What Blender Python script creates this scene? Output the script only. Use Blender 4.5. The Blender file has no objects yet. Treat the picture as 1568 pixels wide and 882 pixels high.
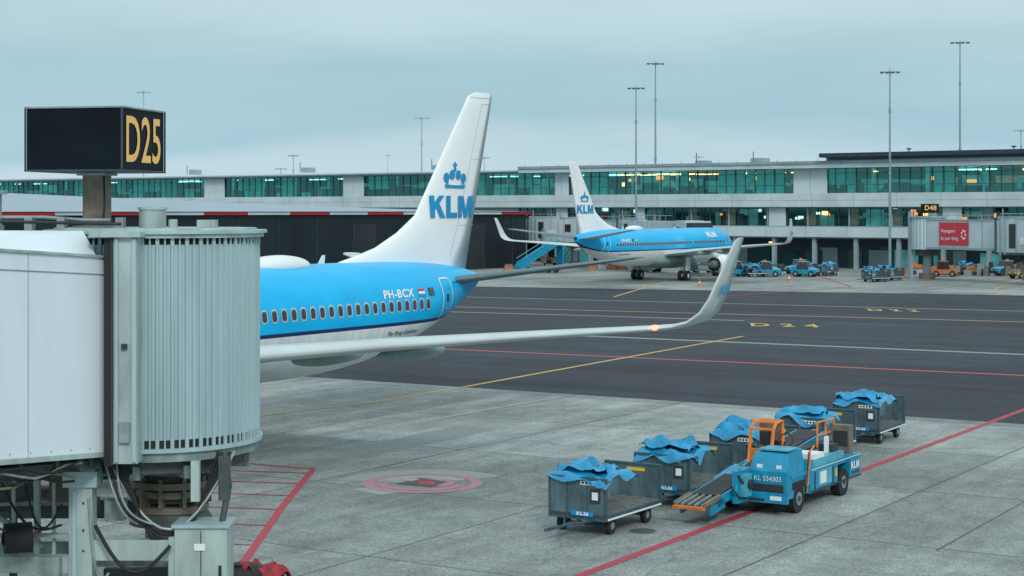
import bpy, math, random
import numpy as np
from mathutils import Vector, Matrix
random.seed(7)
scene=bpy.context.scene
# ------------------------------------------------------------------ materials
def newmat(name):
    m=bpy.data.materials.new(name); m.use_nodes=True
    nt=m.node_tree; b=nt.nodes['Principled BSDF']
    return m,nt,b
def N(nt,t,**k):
    n=nt.nodes.new(t)
    for a,v in k.items(): setattr(n,a,v)
    return n
def noise(nt,vec,scale,detail=4,rough=.55):
    n=N(nt,'ShaderNodeTexNoise'); n.inputs['Scale'].default_value=scale
    n.inputs['Detail'].default_value=detail; n.inputs['Roughness'].default_value=rough
    nt.links.new(vec,n.inputs['Vector']); return n.outputs['Fac']
def maprange(nt,v,a,b,c,d):
    n=N(nt,'ShaderNodeMapRange'); nt.links.new(v,n.inputs[0])
    for i,x in enumerate((a,b,c,d)): n.inputs[i+1].default_value=x
    return n.outputs[0]
def math_(nt,op,a,b=None,c=None):
    n=N(nt,'ShaderNodeMath',operation=op)
    for i,x in enumerate((a,b,c)):
        if x is None: continue
        if isinstance(x,(int,float)): n.inputs[i].default_value=x
        else: nt.links.new(x,n.inputs[i])
    return n.outputs[0]
def mixc(nt,f,a,b,blend='MIX'):
    n=N(nt,'ShaderNodeMix',data_type='RGBA',blend_type=blend)
    if isinstance(f,(int,float)): n.inputs[0].default_value=f
    else: nt.links.new(f,n.inputs[0])
    for i,x in ((6,a),(7,b)):
        if isinstance(x,(tuple,list)): n.inputs[i].default_value=(*x[:3],1)
        else: nt.links.new(x,n.inputs[i])
    return n.outputs[2]
def bump(nt,b,h,strength=.3,dist=.02):
    n=N(nt,'ShaderNodeBump'); n.inputs['Strength'].default_value=strength; n.inputs['Distance'].default_value=dist
    nt.links.new(h,n.inputs['Height']); nt.links.new(n.outputs[0],b.inputs['Normal'])
def coords(nt,scale=(1,1,1),rot=(0,0,0)):
    tc=N(nt,'ShaderNodeTexCoord'); mp=N(nt,'ShaderNodeMapping')
    mp.inputs['Scale'].default_value=scale; mp.inputs['Rotation'].default_value=rot
    nt.links.new(tc.outputs['Object'],mp.inputs[0]); return mp.outputs[0]
_mc={}
def mat(name,col,rough=.5,metal=0,var=.1,scale=2.5,stretch=(1,1,1),bmp=0,spec=.5,emit=0):
    if name in _mc: return _mc[name]
    m,nt,b=newmat(name)
    v=coords(nt,stretch)
    f=noise(nt,v,scale,5,.6)
    f=maprange(nt,f,.3,.7,0,1)
    lo=[c*(1-var*1.6) for c in col]; hi=[min(1,c*(1+var*.6)) for c in col]
    c=mixc(nt,f,lo,hi)
    nt.links.new(c,b.inputs['Base Color'])
    b.inputs['Roughness'].default_value=rough; b.inputs['Metallic'].default_value=metal
    b.inputs['Specular IOR Level'].default_value=spec
    if bmp:
        bump(nt,b,noise(nt,v,scale*8,3),bmp,.01)
    if emit:
        nt.links.new(c,b.inputs['Emission Color']); b.inputs['Emission Strength'].default_value=emit
    _mc[name]=m; return m
WHITE=mat('white_paint',(.76,.81,.82),.3,var=.05,scale=.6)
FINW=mat('fin_white',(.87,.91,.92),.32,var=.02,scale=.4)
KBLUE=mat('logo_blue',(.0,.27,.56),.35,var=.03)
DBLUE=mat('deep_blue',(.006,.03,.10),.35,var=.05)
WINGG=mat('wing_grey',(.54,.62,.63),.33,var=.09,scale=.8,stretch=(1,.3,1))
WINGD=mat('wing_dark_grey',(.12,.18,.20),.4,var=.1)
FAIR=mat('fairing_grey',(.22,.32,.31),.4,var=.1)
BLACK=mat('black_rubber',(.014,.016,.018),.7,var=.2)
DARK=mat('dark_steel',(.03,.04,.045),.55,var=.2)
STEEL=mat('galvanised_steel',(.32,.37,.38),.45,.4,var=.2,scale=4)
FRAMEM=mat('window_frame',(.50,.60,.66),.35,.3,var=.05)
WDARK=mat('window_dark',(.045,.035,.04),.15,var=.2)
TYELLOW=mat('sign_yellow',(.80,.47,.13),.45,var=.03,emit=.12)
SIGNK=mat('sign_black',(.004,.009,.015),.5,var=.3,scale=1,spec=.15)
SIGNF=mat('sign_frame',(.06,.08,.09),.5,.3,var=.2)
RED=mat('red_paint',(.46,.015,.03),.45,var=.08)
FRED=mat('flag_red',(.55,.02,.03),.4,var=.03)
REDADV=mat('advert_red',(.62,.03,.05),.4,var=.08)
JW=mat('bridge_white',(.73,.82,.88),.42,var=.06,scale=.9,stretch=(1,1,.25))
JG=mat('bridge_grey_green',(.40,.51,.49),.42,var=.24,scale=2.5,stretch=(1,1,.3))
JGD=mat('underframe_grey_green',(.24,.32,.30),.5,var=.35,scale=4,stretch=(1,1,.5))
JROT=mat('corrugated_sheet',(.40,.56,.59),.40,.1,var=.18,scale=1.2,stretch=(1,1,.12))
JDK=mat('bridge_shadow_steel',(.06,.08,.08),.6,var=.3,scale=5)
TAN=mat('tan_steel',(.20,.17,.125),.55,var=.3,scale=5)
FARW=mat('cladding_white',(.53,.63,.66),.5,var=.11,scale=.35)
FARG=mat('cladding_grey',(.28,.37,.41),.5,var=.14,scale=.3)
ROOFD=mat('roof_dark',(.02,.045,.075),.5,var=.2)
INTD=mat('interior_dark',(.008,.085,.09),.7,var=.5,scale=.3)
INTL=mat('interior_pale_glow',(.10,.44,.42),.7,var=.4,scale=.4,emit=.30)  # emission in the surface colour stands in for room lighting
MULL=mat('mullion',(.05,.09,.10),.45,var=.1)
LAMPW=mat('lamp_warm',(1,.50,.20),.5,var=.02,emit=3.0)
LAMPO=mat('lamp_orange',(1,.27,.05),.5,var=.02,emit=1.8)
LAMPC=mat('lamp_cool',(.6,1,.95),.5,var=.02,emit=1.8)
NAVR=mat('nav_light_red',(1,.05,.03),.3,var=.01,emit=16)
CARTM=mat('cart_sheet_steel',(.125,.20,.225),.42,.35,var=.3,scale=3,stretch=(1,1,.5))
CARTF=mat('cart_frame',(.06,.12,.15),.5,.2,var=.3,scale=6)
BED=mat('cart_bed',(.17,.18,.165),.6,.2,var=.4,scale=5)
VBL=mat('vehicle_blue',(.008,.28,.48),.36,var=.22,scale=2.5)
VBL2=mat('vehicle_blue_light',(.10,.42,.54),.4,var=.18,scale=3)
TARP=mat('blue_tarpaulin',(.010,.31,.58),.28,var=.32,scale=2.2,bmp=.35,spec=.7)
ORANGE=mat('orange_paint',(.72,.20,.03),.4,var=.2)
LABELW=mat('label_white',(.78,.82,.82),.5,var=.05)
RUBBERB=mat('conveyor_rubber',(.018,.02,.024),.6,var=.25,scale=6)
YEL=mat('yellow_sticker',(.75,.50,.05),.5,var=.1)
POLE=mat('mast_steel',(.26,.34,.37),.5,.3,var=.08)
POLEF=mat('mast_steel_haze',(.36,.46,.50),.5,.1,var=.08)  # paler copy for far masts, distance haze put into the colour

def mat_glass(name,tint,mixf):
    m,nt,b=newmat(name); nt.nodes.remove(b)
    out=[n for n in nt.nodes if n.type=='OUTPUT_MATERIAL'][0]
    tr=N(nt,'ShaderNodeBsdfTransparent'); tr.inputs[0].default_value=(*tint,1)
    gl=N(nt,'ShaderNodeBsdfGlossy'); gl.inputs[0].default_value=(.35,.95,.9,1); gl.inputs['Roughness'].default_value=.06
    mx=N(nt,'ShaderNodeMixShader'); mx.inputs[0].default_value=mixf
    nt.links.new(tr.outputs[0],mx.inputs[1]); nt.links.new(gl.outputs[0],mx.inputs[2]); nt.links.new(mx.outputs[0],out.inputs[0])
    return m
GLASS=mat_glass('teal_glazing',(.50,.88,.85),.15)
GLASS1=mat_glass('clear_glazing',(.70,.87,.85),.10)

def mat_fuselage():
    m,nt,b=newmat('fuselage_livery')
    tc=N(nt,'ShaderNodeTexCoord'); sp=N(nt,'ShaderNodeSeparateXYZ'); nt.links.new(tc.outputs['Object'],sp.inputs[0])
    x,z=sp.outputs[0],sp.outputs[2]
    t=math_(nt,'MAXIMUM',math_(nt,'SUBTRACT',x,32.3),0.0)
    rise=math_(nt,'MULTIPLY',math_(nt,'MULTIPLY',t,t),.042)
    t2=math_(nt,'MAXIMUM',math_(nt,'SUBTRACT',5.0,x),0.0)
    fall=math_(nt,'MULTIPLY',math_(nt,'MULTIPLY',t2,t2),.045)
    h=math_(nt,'SUBTRACT',math_(nt,'ADD',math_(nt,'SUBTRACT',z,rise),fall),3.38)
    isblue=math_(nt,'GREATER_THAN',h,.13)
    iswhite=math_(nt,'LESS_THAN',h,0.0)
    nz=noise(nt,coords(nt,(.4,1,1)),1.2,5)
    bl=mixc(nt,maprange(nt,nz,.3,.7,0,1),(.002,.40,.76),(.004,.48,.88))
    c=mixc(nt,isblue,(.005,.03,.13),bl)
    st=noise(nt,coords(nt,(2.5,1,.25)),1.6,5)
    wh=mixc(nt,maprange(nt,st,.3,.7,0,1),(.62,.68,.69),(.78,.83,.84))
    c=mixc(nt,iswhite,c,wh)
    # panel seams
    seam=math_(nt,'LESS_THAN',math_(nt,'FRACT',math_(nt,'MULTIPLY',x,.33)),.008)
    c=mixc(nt,math_(nt,'MULTIPLY',seam,.25),c,(.05,.12,.2))
    nt.links.new(c,b.inputs['Base Color']); b.inputs['Roughness'].default_value=.32
    b.inputs['Specular IOR Level'].default_value=.28
    bump(nt,b,noise(nt,coords(nt,(1,1,.6)),.9,2),.08,.05)
    return m
FUS=mat_fuselage()

def mat_ground():
    m,nt,b=newmat('apron_concrete')
    v=coords(nt,(1,1,1),(0,0,math.radians(-58)))
    br=N(nt,'ShaderNodeTexBrick'); br.offset=0; nt.links.new(v,br.inputs['Vector'])
    br.inputs['Scale'].default_value=1; br.inputs['Brick Width'].default_value=7.5; br.inputs['Row Height'].default_value=7.5
    br.inputs['Mortar Size'].default_value=.035; br.inputs['Mortar Smooth'].default_value=.3
    br.inputs['Color1'].default_value=(.220,.247,.238,1); br.inputs['Color2'].default_value=(.340,.370,.355,1)
    br.inputs['Mortar'].default_value=(.07,.075,.07,1); br.inputs['Bias'].default_value=0
    big=maprange(nt,noise(nt,v,.10,7,.62),.32,.68,.66,1.24)
    mid=maprange(nt,noise(nt,v,.8,7,.75),.3,.7,.74,1.22)
    fine=maprange(nt,noise(nt,v,14,4,.8),.34,.66,.46,1.48)
    spk=maprange(nt,noise(nt,v,4.5,8,.88),.35,.65,.68,1.28)
    sv=coords(nt,(1,1,1),(0,0,math.radians(-58)))
    st=N(nt,'ShaderNodeMapping'); st.inputs['Scale'].default_value=(.05,1.1,1); nt.links.new(sv,st.inputs[0])
    streak=maprange(nt,noise(nt,st.outputs[0],.8,6,.6),.42,.7,1.04,.72)
    k=math_(nt,'MULTIPLY',math_(nt,'MULTIPLY',math_(nt,'MULTIPLY',math_(nt,'MULTIPLY',big,mid),fine),spk),streak)
    c=N(nt,'ShaderNodeVectorMath',operation='SCALE'); nt.links.new(br.outputs['Color'],c.inputs[0]); nt.links.new(k,c.inputs['Scale'])
    # oil spots
    vo=N(nt,'ShaderNodeTexVoronoi'); vo.inputs['Scale'].default_value=.22; nt.links.new(v,vo.inputs['Vector'])
    wob=math_(nt,'ADD',vo.outputs['Distance'],maprange(nt,noise(nt,v,2.5,5,.7),0,1,-.16,.16))
    spot=maprange(nt,wob,.0,.14,.6,0)
    cc=mixc(nt,spot,c.outputs[0],(.08,.085,.08))
    # sealed cracks
    vc=N(nt,'ShaderNodeTexVoronoi',feature='DISTANCE_TO_EDGE'); vc.inputs['Scale'].default_value=.13
    wv=N(nt,'ShaderNodeVectorMath',operation='ADD'); nt.links.new(v,wv.inputs[0])
    nz=N(nt,'ShaderNodeTexNoise'); nz.inputs['Scale'].default_value=.9; nz.inputs['Detail'].default_value=6; nt.links.new(v,nz.inputs['Vector']); nt.links.new(nz.outputs['Color'],wv.inputs[1])
    nt.links.new(wv.outputs[0],vc.inputs['Vector'])
    crack=math_(nt,'MULTIPLY',math_(nt,'LESS_THAN',vc.outputs['Distance'],.003),.35)
    cc=mixc(nt,crack,cc,(.07,.075,.07))
    nt.links.new(cc,b.inputs['Base Color'])
    b.inputs['Roughness'].default_value=.60
    bump(nt,b,fine,.3,.02)
    return m
def mat_asphalt():
    m,nt,b=newmat('asphalt')
    v=coords(nt,(1,1,1),(0,0,math.radians(-58)))
    big=maprange(nt,noise(nt,v,.06,6,.6),.3,.7,.72,1.25)
    mid=maprange(nt,noise(nt,v,.5,7,.7),.3,.7,.80,1.18)
    fine=maprange(nt,noise(nt,v,9,5,.8),.3,.7,.72,1.26)
    st=N(nt,'ShaderNodeMapping'); st.inputs['Scale'].default_value=(1.0,.03,1); nt.links.new(v,st.inputs[0])
    streak=maprange(nt,noise(nt,st.outputs[0],.5,6,.6),.35,.7,1.2,.6)
    k=math_(nt,'MULTIPLY',math_(nt,'MULTIPLY',math_(nt,'MULTIPLY',big,fine),streak),mid)
    c=N(nt,'ShaderNodeVectorMath',operation='SCALE'); c.inputs[0].default_value=(.035,.041,.055); nt.links.new(k,c.inputs['Scale'])
    # paving lane seams
    sp=N(nt,'ShaderNodeSeparateXYZ'); nt.links.new(v,sp.inputs[0])
    seam=math_(nt,'MULTIPLY',math_(nt,'LESS_THAN',math_(nt,'FRACT',math_(nt,'MULTIPLY',sp.outputs[0],.17)),.012),.5)
    cc=mixc(nt,seam,c.outputs[0],(.012,.015,.018))
    nt.links.new(cc,b.inputs['Base Color']); b.inputs['Roughness'].default_value=.72; b.inputs['Specular IOR Level'].default_value=.24
    bump(nt,b,fine,.2,.01)
    return m
def mat_paint(name,col,wear=.55,under=(.16,.16,.15)):
    m,nt,b=newmat(name); v=coords(nt)
    f=maprange(nt,noise(nt,v,3.5,8,.8),.36,.66,0,1)
    c=mixc(nt,math_(nt,'MULTIPLY',f,wear),col,under)
    nt.links.new(c,b.inputs['Base Color']); b.inputs['Roughness'].default_value=.65
    return m
CONC=mat_ground(); ASPH=mat_asphalt()
PRED=mat_paint('marking_red',(.42,.02,.045),.4,(.22,.12,.12)); PYEL=mat_paint('marking_yellow',(.66,.42,.09),.4)
PREDA=mat_paint('marking_red_asphalt',(.62,.085,.07),.3,(.15,.06,.06))
PGRY=mat_paint('marking_grey',(.22,.33,.31),.4,(.06,.075,.08)); PPINK=mat_paint('marking_pink',(.50,.12,.19),1.0,(.30,.30,.29))
PWHT=mat_paint('marking_white',(.42,.45,.44),.9,(.26,.28,.27)); PBLK=mat_paint('marking_black',(.035,.045,.06),.6)
PATCH=mat_paint('patch_repair',(.18,.20,.19),.8,(.27,.29,.28)); PATCHL=mat_paint('patch_light',(.33,.35,.34),.9,(.25,.27,.26))

# ------------------------------------------------------------------ mesh builder
class MB:
    def __init__(s): s.V=[];s.F=[];s.MI=[];s.SM=[];s.mats=[]
    def add(s,verts,faces,m,smooth=False):
        if m not in s.mats: s.mats.append(m)
        i=s.mats.index(m); o=len(s.V)
        s.V.extend([tuple(v) for v in verts])
        for f in faces: s.F.append([o+k for k in f]); s.MI.append(i); s.SM.append(smooth)
    def hexa(s,p,m):
        s.add(p,[(0,3,2,1),(4,5,6,7),(0,1,5,4),(1,2,6,5),(2,3,7,6),(3,0,4,7)],m)
    def box(s,x0,x1,y0,y1,z0,z1,m,M=None):
        p=[(x0,y0,z0),(x1,y0,z0),(x1,y1,z0),(x0,y1,z0),(x0,y0,z1),(x1,y0,z1),(x1,y1,z1),(x0,y1,z1)]
        if M is not None: p=[M@Vector(q) for q in p]
        s.hexa(p,m)
    def rings(s,R,m,cap=True,smooth=True,closed=True):
        n=len(R[0]); V=[p for r in R for p in r]; F=[]
        for i in range(len(R)-1):
            for j in range(n if closed else n-1):
                k=(j+1)%n; F.append((i*n+j,i*n+k,(i+1)*n+k,(i+1)*n+j))
        s.add(V,F,m,smooth)
        if cap: s.add(R[0],[tuple(range(n))],m); s.add(R[-1],[tuple(range(n))],m)
    def cyl(s,p0,p1,r0,m,r1=None,n=14,cap=True,smooth=True):
        r1=r0 if r1 is None else r1
        p0=Vector(p0);p1=Vector(p1);d=(p1-p0).normalized()
        a=Vector((0,0,1)) if abs(d.z)<.9 else Vector((1,0,0))
        u=d.cross(a).normalized(); w=d.cross(u)
        R=[[p+u*(r*math.cos(2*math.pi*j/n))+w*(r*math.sin(2*math.pi*j/n)) for j in range(n)] for p,r in ((p0,r0),(p1,r1))]
        s.rings(R,m,cap,smooth)
    def tube(s,pts,r,m,n=7):
        pts=[Vector(p) for p in pts]; R=[]; pu=None
        for i,p in enumerate(pts):
            d=(pts[min(i+1,len(pts)-1)]-pts[max(i-1,0)]).normalized()
            if pu is None:
                a=Vector((0,0,1)) if abs(d.z)<.9 else Vector((1,0,0)); u=d.cross(a).normalized()
            else: u=(pu-d*pu.dot(d)).normalized()
            pu=u; w=d.cross(u)
            R.append([p+u*(r*math.cos(2*math.pi*j/n))+w*(r*math.sin(2*math.pi*j/n)) for j in range(n)])
        s.rings(R,m)
    def ell(s,c,rx,ry,rz,m,nu=20,nv=10,rot=None):
        R=[]
        for i in range(nv+1):
            a=math.pi*i/nv; x=-math.cos(a); q=max(.001,math.sin(a))
            R.append([(c[0]+rx*x,c[1]+ry*q*math.cos(2*math.pi*j/nu),c[2]+rz*q*math.sin(2*math.pi*j/nu)) for j in range(nu)])
        s.rings(R,m,cap=False)
    def build(s,name,loc=(0,0,0),rot=0,bevel=0):
        me=bpy.data.meshes.new(name); me.from_pydata(s.V,[],s.F)
        for m in s.mats: me.materials.append(m)
        me.polygons.foreach_set('material_index',s.MI); me.polygons.foreach_set('use_smooth',s.SM); me.update()
        return place(me,name,loc,rot,bevel)
def place(me,name,loc,rot=0,bevel=0):
    ob=bpy.data.objects.new(name,me); scene.collection.objects.link(ob)
    ob.location=loc; ob.rotation_euler=(0,0,rot)
    if bevel:
        b=ob.modifiers.new('bevel','BEVEL'); b.width=bevel; b.segments=2; b.limit_method='ANGLE'; b.angle_limit=math.radians(50)
    return ob
_tc={}
GK=[(0,0),(.27,0),(.27,.34),(.37,.46),(.60,0),(.93,0),(.55,.66),(.88,1),(.55,1),(.27,.68),(.27,1),(0,1)]
GL=[(0,0),(.72,0),(.72,.23),(.28,.23),(.28,1),(0,1)]
GM=[(0,0),(.26,0),(.26,.60),(.43,.0),(.66,0),(.83,.60),(.83,0),(1.09,0),(1.09,1),(.73,1),(.545,.36),(.36,1),(0,1)]
def text2d(t,bold=0,shear=0):
    k=(t,bold,shear)
    if k in _tc: return _tc[k]
    if t=='KLM':
        V=[];F=[];o=0
        for g,x in ((GK,0),(GL,1.0),(GM,1.80)):
            F.append(tuple(range(o,o+len(g)))); V+=[((a+x)/2.89,b) for a,b in g]; o+=len(g)
        _tc[k]=(np.array(V),F); return _tc[k]
    cu=bpy.data.curves.new('t','FONT'); cu.body=t; cu.offset=bold; cu.shear=shear; cu.resolution_u=4
    cu.space_character=1+bold*3.2
    ob=bpy.data.objects.new('t',cu); scene.collection.objects.link(ob)
    dg=bpy.context.evaluated_depsgraph_get(); me=bpy.data.meshes.new_from_object(ob.evaluated_get(dg))
    V=np.array([v.co[:2] for v in me.vertices]); F=[tuple(p.vertices) for p in me.polygons]
    V-=V.min(0); V/=V.max(0)
    bpy.data.objects.remove(ob); bpy.data.meshes.remove(me); bpy.data.curves.remove(cu)
    _tc[k]=(V,F); return _tc[k]
def put_text(mb,t,fn,w,h,m,bold=0,shear=0):
    V,F=text2d(t,bold,shear); mb.add([fn(x*w,y*h) for x,y in V],F,m)

ANG=math.radians(58); CV=(math.cos(ANG),math.sin(ANG))

# ------------------------------------------------------------------ airliner
SEC=np.array([(0,3.05,2.95,.05,3.0),(.3,3.5,2.45,.5,2.97),(1,3.95,2.1,.95,3.0),(2,4.5,1.88,1.32,3.15),(3,5.1,1.76,1.58,3.4),
(4,5.45,1.7,1.75,3.65),(5.5,5.66,1.69,1.87,3.8),(7,5.7,1.69,1.88,3.82),(25,5.7,1.69,1.88,3.82),(27,5.7,1.76,1.88,3.82),
(29,5.7,1.97,1.86,3.85),(31,5.68,2.34,1.78,3.95),(33,5.61,2.92,1.52,4.2),(34.6,5.5,3.45,1.12,4.45),(36,5.34,3.98,.70,4.68),
(36.8,5.2,4.32,.42,4.78),(37.2,5.08,4.5,.26,4.80)])
SS=np.append(np.arange(0,37.2,.2),37.2)
SA=[np.interp(SS,SEC[:,0],SEC[:,i]) for i in range(1,5)]
for a in SA:
    for _ in range(3): a[2:-2]=(a[:-4]+a[1:-3]+a[2:-2]+a[3:-1]+a[4:])/5
def fsec(s): return [float(np.interp(s,SS,a)) for a in SA]
def fus_y(s,z):
    t,b,h,c=fsec(s); r=(z-c)/(t-c) if z>c else (c-z)/(c-b); r=min(.998,max(0,r)); return h*math.sqrt(1-r*r)
FLE=([5.2,5.72,5.92,6.2,6.75,7.42,12.45],[26.8,28.2,29.2,30.4,31.8,33.0,36.9])
FTE=([5.2,12.45],[36.6,38.65])
def fin_t(s,z):
    a=np.interp(z,*FLE); b=np.interp(z,*FTE); c=(s-a)/(b-a)
    return float(np.interp(z,[5,7.4,12.4],[.18,.17,.06])*np.interp(c,[0,.05,.2,.4,.7,.85,1],[.05,.5,.9,.98,.72,.42,.08]))
AF=[(0,0),(.02,.25),(.1,.44),(.3,.5),(.6,.36),(1,.02),(1,-.02),(.6,-.3),(.3,-.42),(.1,-.36),(.02,-.2)]
def surf(mb,st,sign,m):
    R=[]
    for i,(y,le,te,z,T) in enumerate(st):
        a=st[max(0,i-1)]; b=st[min(len(st)-1,i+1)]
        dy,dz=b[0]-a[0],b[3]-a[3]; L=math.hypot(dy,dz); ny,nz=-dz/L,dy/L
        R.append([(le+(te-le)*c,sign*(y+ny*u*T),z+nz*u*T) for c,u in AF])
    mb.rings(R,m)
def airliner(name,loc,rot,reg,navside,simple=False):
    mb=MB(); n=44; R=[]
    for i,s in enumerate(SS):
        t,b,h,c=[a[i] for a in SA]; r=[]
        for j in range(n):
            a=2*math.pi*j/n; ca=math.cos(a)
            r.append((s,h*math.sin(a),c+(ca*(t-c) if ca>0 else ca*(c-b))))
        R.append(r)
    mb.rings(R,FUS)
    mb.cyl((37.15,0,4.8),(37.24,0,4.8),.17,DARK,n=16)
    # belly fairing
    mb.ell((17,0,2.25),6.0,2.15,.98,FAIR,28,16)
    # fin
    zs=[5.2,5.5,5.72,5.82,5.92,6.05,6.2,6.45,6.75,7.05,7.42,8.2,9,10,11,11.8,12.3,12.42,12.5]; R=[]
    cf=[0,.02,.05,.12,.2,.3,.4,.55,.7,.85,1]
    for z in zs:
        le=float(np.interp(z,*FLE)); te=float(np.interp(z,*FTE)); sq=1
        if z>12.3: le+= (z-12.3)*2.2; te-=(z-12.3)*.6; sq=max(.2,1-(z-12.3)*4)
        up=[(le+(te-le)*c,fin_t(le+(te-le)*c,min(z,12.4))*sq,z) for c in cf]
        R.append(up+[(x,-y,q) for x,y,q in reversed(up[1:-1])])
    mb.rings(R,FINW)
    def strip(pts,w,fn,m,step=.25):
        for (s0,z0),(s1,z1) in zip(pts[:-1],pts[1:]):
            L=math.hypot(s1-s0,z1-z0); k=max(1,int(L/step)); dx,dz=(s1-s0)/L,(z1-z0)/L; px,pz=-dz*w/2,dx*w/2
            V=[]
            for i in range(k+1):
                t=i/k; s=s0+(s1-s0)*t; z=z0+(z1-z0)*t; V+=[fn(s+px,z+pz),fn(s-px,z-pz)]
            mb.add(V,[(2*i,2*i+1,2*i+3,2*i+2) for i in range(k)],m)
    for sg in (-1,1):
        P=lambda s,z,o=.02,sg=sg: (s,sg*(fus_y(s,z)+o),z)
        P5=lambda s,z,sg=sg: (s,sg*(fus_y(s,z)+.06),z)
        Q=lambda s,z,o=.045,sg=sg: (s,sg*(fin_t(s,z)+o),z)
        tx=(lambda s0,z0,W,fn,sg=sg: (lambda a,b: fn(s0+a,z0+b) if sg<0 else fn(s0+W-a,z0+b)))
        # passenger windows
        for s in np.arange(6.1,31.7,.508):
            if 14.2<s<14.6: continue
            for w,h,o,m in ((.165,.235,.014,FRAMEM),(.115,.175,.024,WDARK)):
                oc=[(-w,-h*.55),(-w*.6,-h),(w*.6,-h),(w,-h*.55),(w,h*.55),(w*.6,h),(-w*.6,h),(-w,h*.55)]
                mb.add([P(s+a,4.1+b,o) for a,b in oc],[tuple(range(8))],m)
        # doors
        for s0,s1,z0,z1 in ((32.75,33.62,3.15,5.0),(4.6,5.45,3.0,4.9)):
            strip([(s0+.1,z0),(s1-.1,z0),(s1,z0+.12),(s1,z1-.12),(s1-.1,z1),(s0+.1,z1),(s0,z1-.12),(s0,z0+.12),(s0+.1,z0)],.055,P,LABELW,.15)
            sm=(s0+s1)/2
            mb.add([P(sm+a,4.25+b,.02) for a,b in ((-.1,-.14),(.1,-.14),(.1,.14),(-.1,.14))],[(0,1,2,3)],WDARK)
            mb.add([P(sm+a,3.85+b,.02) for a,b in ((-.15,-.04),(.15,-.04),(.15,.04),(-.15,.04))],[(0,1,2,3)],FRAMEM)
        for s0 in (16.2,17.3): strip([(s0,3.75),(s0+.6,3.75),(s0+.6,4.7),(s0,4.7),(s0,3.75)],.035,P,LABELW,.2)
        # cockpit glazing
        for a,b in ((2.15,2.75),(2.85,3.4)):
            mb.add([P(a,4.15,.03),P(b,4.2,.03),P(b,4.68,.03),P(a+.25,4.6,.03)],[(0,1,2,3)],WDARK)
        put_text(mb,reg,tx(28.6,4.40,2.0,P),2.0,.31,LABELW,.03,.15)
        x0=30.9 if sg<0 else 27.4
        for i,m in enumerate((FRED,LABELW,KBLUE)):
            z=4.68-i*.095; mb.add([P(x0,z-.095,.02),P(x0+.45,z-.095,.02),P(x0+.45,z,.02),P(x0,z,.02)],[(0,1,2,3)],m)
        x0=31.65 if sg<0 else 28.0
        mb.add([P(x0,4.40,.02),P(x0+.42,4.40,.02),P(x0+.42,4.69,.02),P(x0,4.69,.02)],[(0,1,2,3)],DBLUE)
        for i in range(8):
            a=i*math.pi/4; cx,cz=x0+.21+.10*math.cos(a),4.545+.10*math.sin(a)
            mb.add([P(cx-.016,cz-.016,.03),P(cx+.016,cz-.016,.03),P(cx+.016,cz+.016,.03),P(cx-.016,cz+.016,.03)],[(0,1,2,3)],YEL)
        put_text(mb,'The Flying Dutchman',tx(28.9,2.98,2.2,P),2.2,.20,DBLUE,.01,.3)
        put_text(mb,'BOEING 737-800',tx(33.9,4.78,.95,P),.95,.07,DBLUE,0,.2)
        # titles
        put_text(mb,'KLM',tx(7.6,4.62,2.4,P5),2.4,.62,LABELW)
        # fin logo
        put_text(mb,'KLM',tx(33.84,7.33,3.2,Q),3.2,.88,KBLUE)
        s0=35.62
        mb.add([Q(s0-.68,8.52),Q(s0+.68,8.52),Q(s0+.74,8.68),Q(s0+.35,8.64),Q(s0,8.63),Q(s0-.35,8.64),Q(s0-.74,8.68)],[tuple(range(7))],KBLUE)
        for dx,dz,r in ((-.62,.50,.19),(-.22,.62,.19),(.22,.62,.19),(.62,.50,.19),(0,.84,.09)):
            o=.045+.006*(dx==-.22)+.01*(dx==.22)
            mb.add([Q(s0+dx+r*math.cos(a),8.5+dz-.06+r*math.sin(a),o) for a in np.linspace(0,2*math.pi,16)[:-1]],[tuple(range(15))],KBLUE)
        for a,b in ((-.62,-.1),(.62,.1)):
            mb.add([Q(s0+a-.1,8.82,.052),Q(s0+a+.1,8.82,.052),Q(s0+a*.9+.08,8.70,.052),Q(s0+a*.9-.08,8.70,.052)],[(0,1,2,3)],KBLUE)
        mb.add([Q(s0-.05,9.32),Q(s0+.05,9.32),Q(s0+.05,9.58),Q(s0-.05,9.58)],[(0,1,2,3)],KBLUE)
        mb.add([Q(s0-.14,9.42,.05),Q(s0+.14,9.42,.05),Q(s0+.14,9.50,.05),Q(s0-.14,9.50,.05)],[(0,1,2,3)],KBLUE)
        strip([(35.35,5.75),(37.75,12.0)],.03,lambda s,z:Q(s,z,.006),FRAMEM)
        strip([(37.75,12.0),(38.5,12.05)],.03,lambda s,z:Q(s,z,.006),FRAMEM)
        strip([(36.9,12.25),(38.6,12.28)],.03,lambda s,z:Q(s,z,.006),FRAMEM)
        for z in (7.0,9.7): strip([(36.0+(z-7)*.37,z),(37.3+(z-7.6)*.28,z+.05)],.02,lambda s,z:Q(s,z,.006),FRAMEM)
        # wing + winglet
        st=[(.8,12.9,20.9,2.80,1.0),(1.9,13.8,20.8,2.92,.95),(5.8,16.1,20.6,3.38,.55),(9.5,18.3,21.75,3.72,.40),(13,20.3,22.8,4.0,.28),(16.0,22.0,23.75,4.22,.19),
            (16.5,22.3,23.88,4.28,.16),(16.9,22.5,23.98,4.40,.14),(17.2,22.75,24.08,4.68,.12),(17.38,23.0,24.16,5.08,.11),(17.55,23.45,24.33,5.85,.09),(17.72,24.0,24.6,6.70,.06),(17.75,24.2,24.62,6.82,.03)]
        surf(mb,st[:7],sg,WINGG); surf(mb,st[6:],sg,WINGG)
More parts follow.
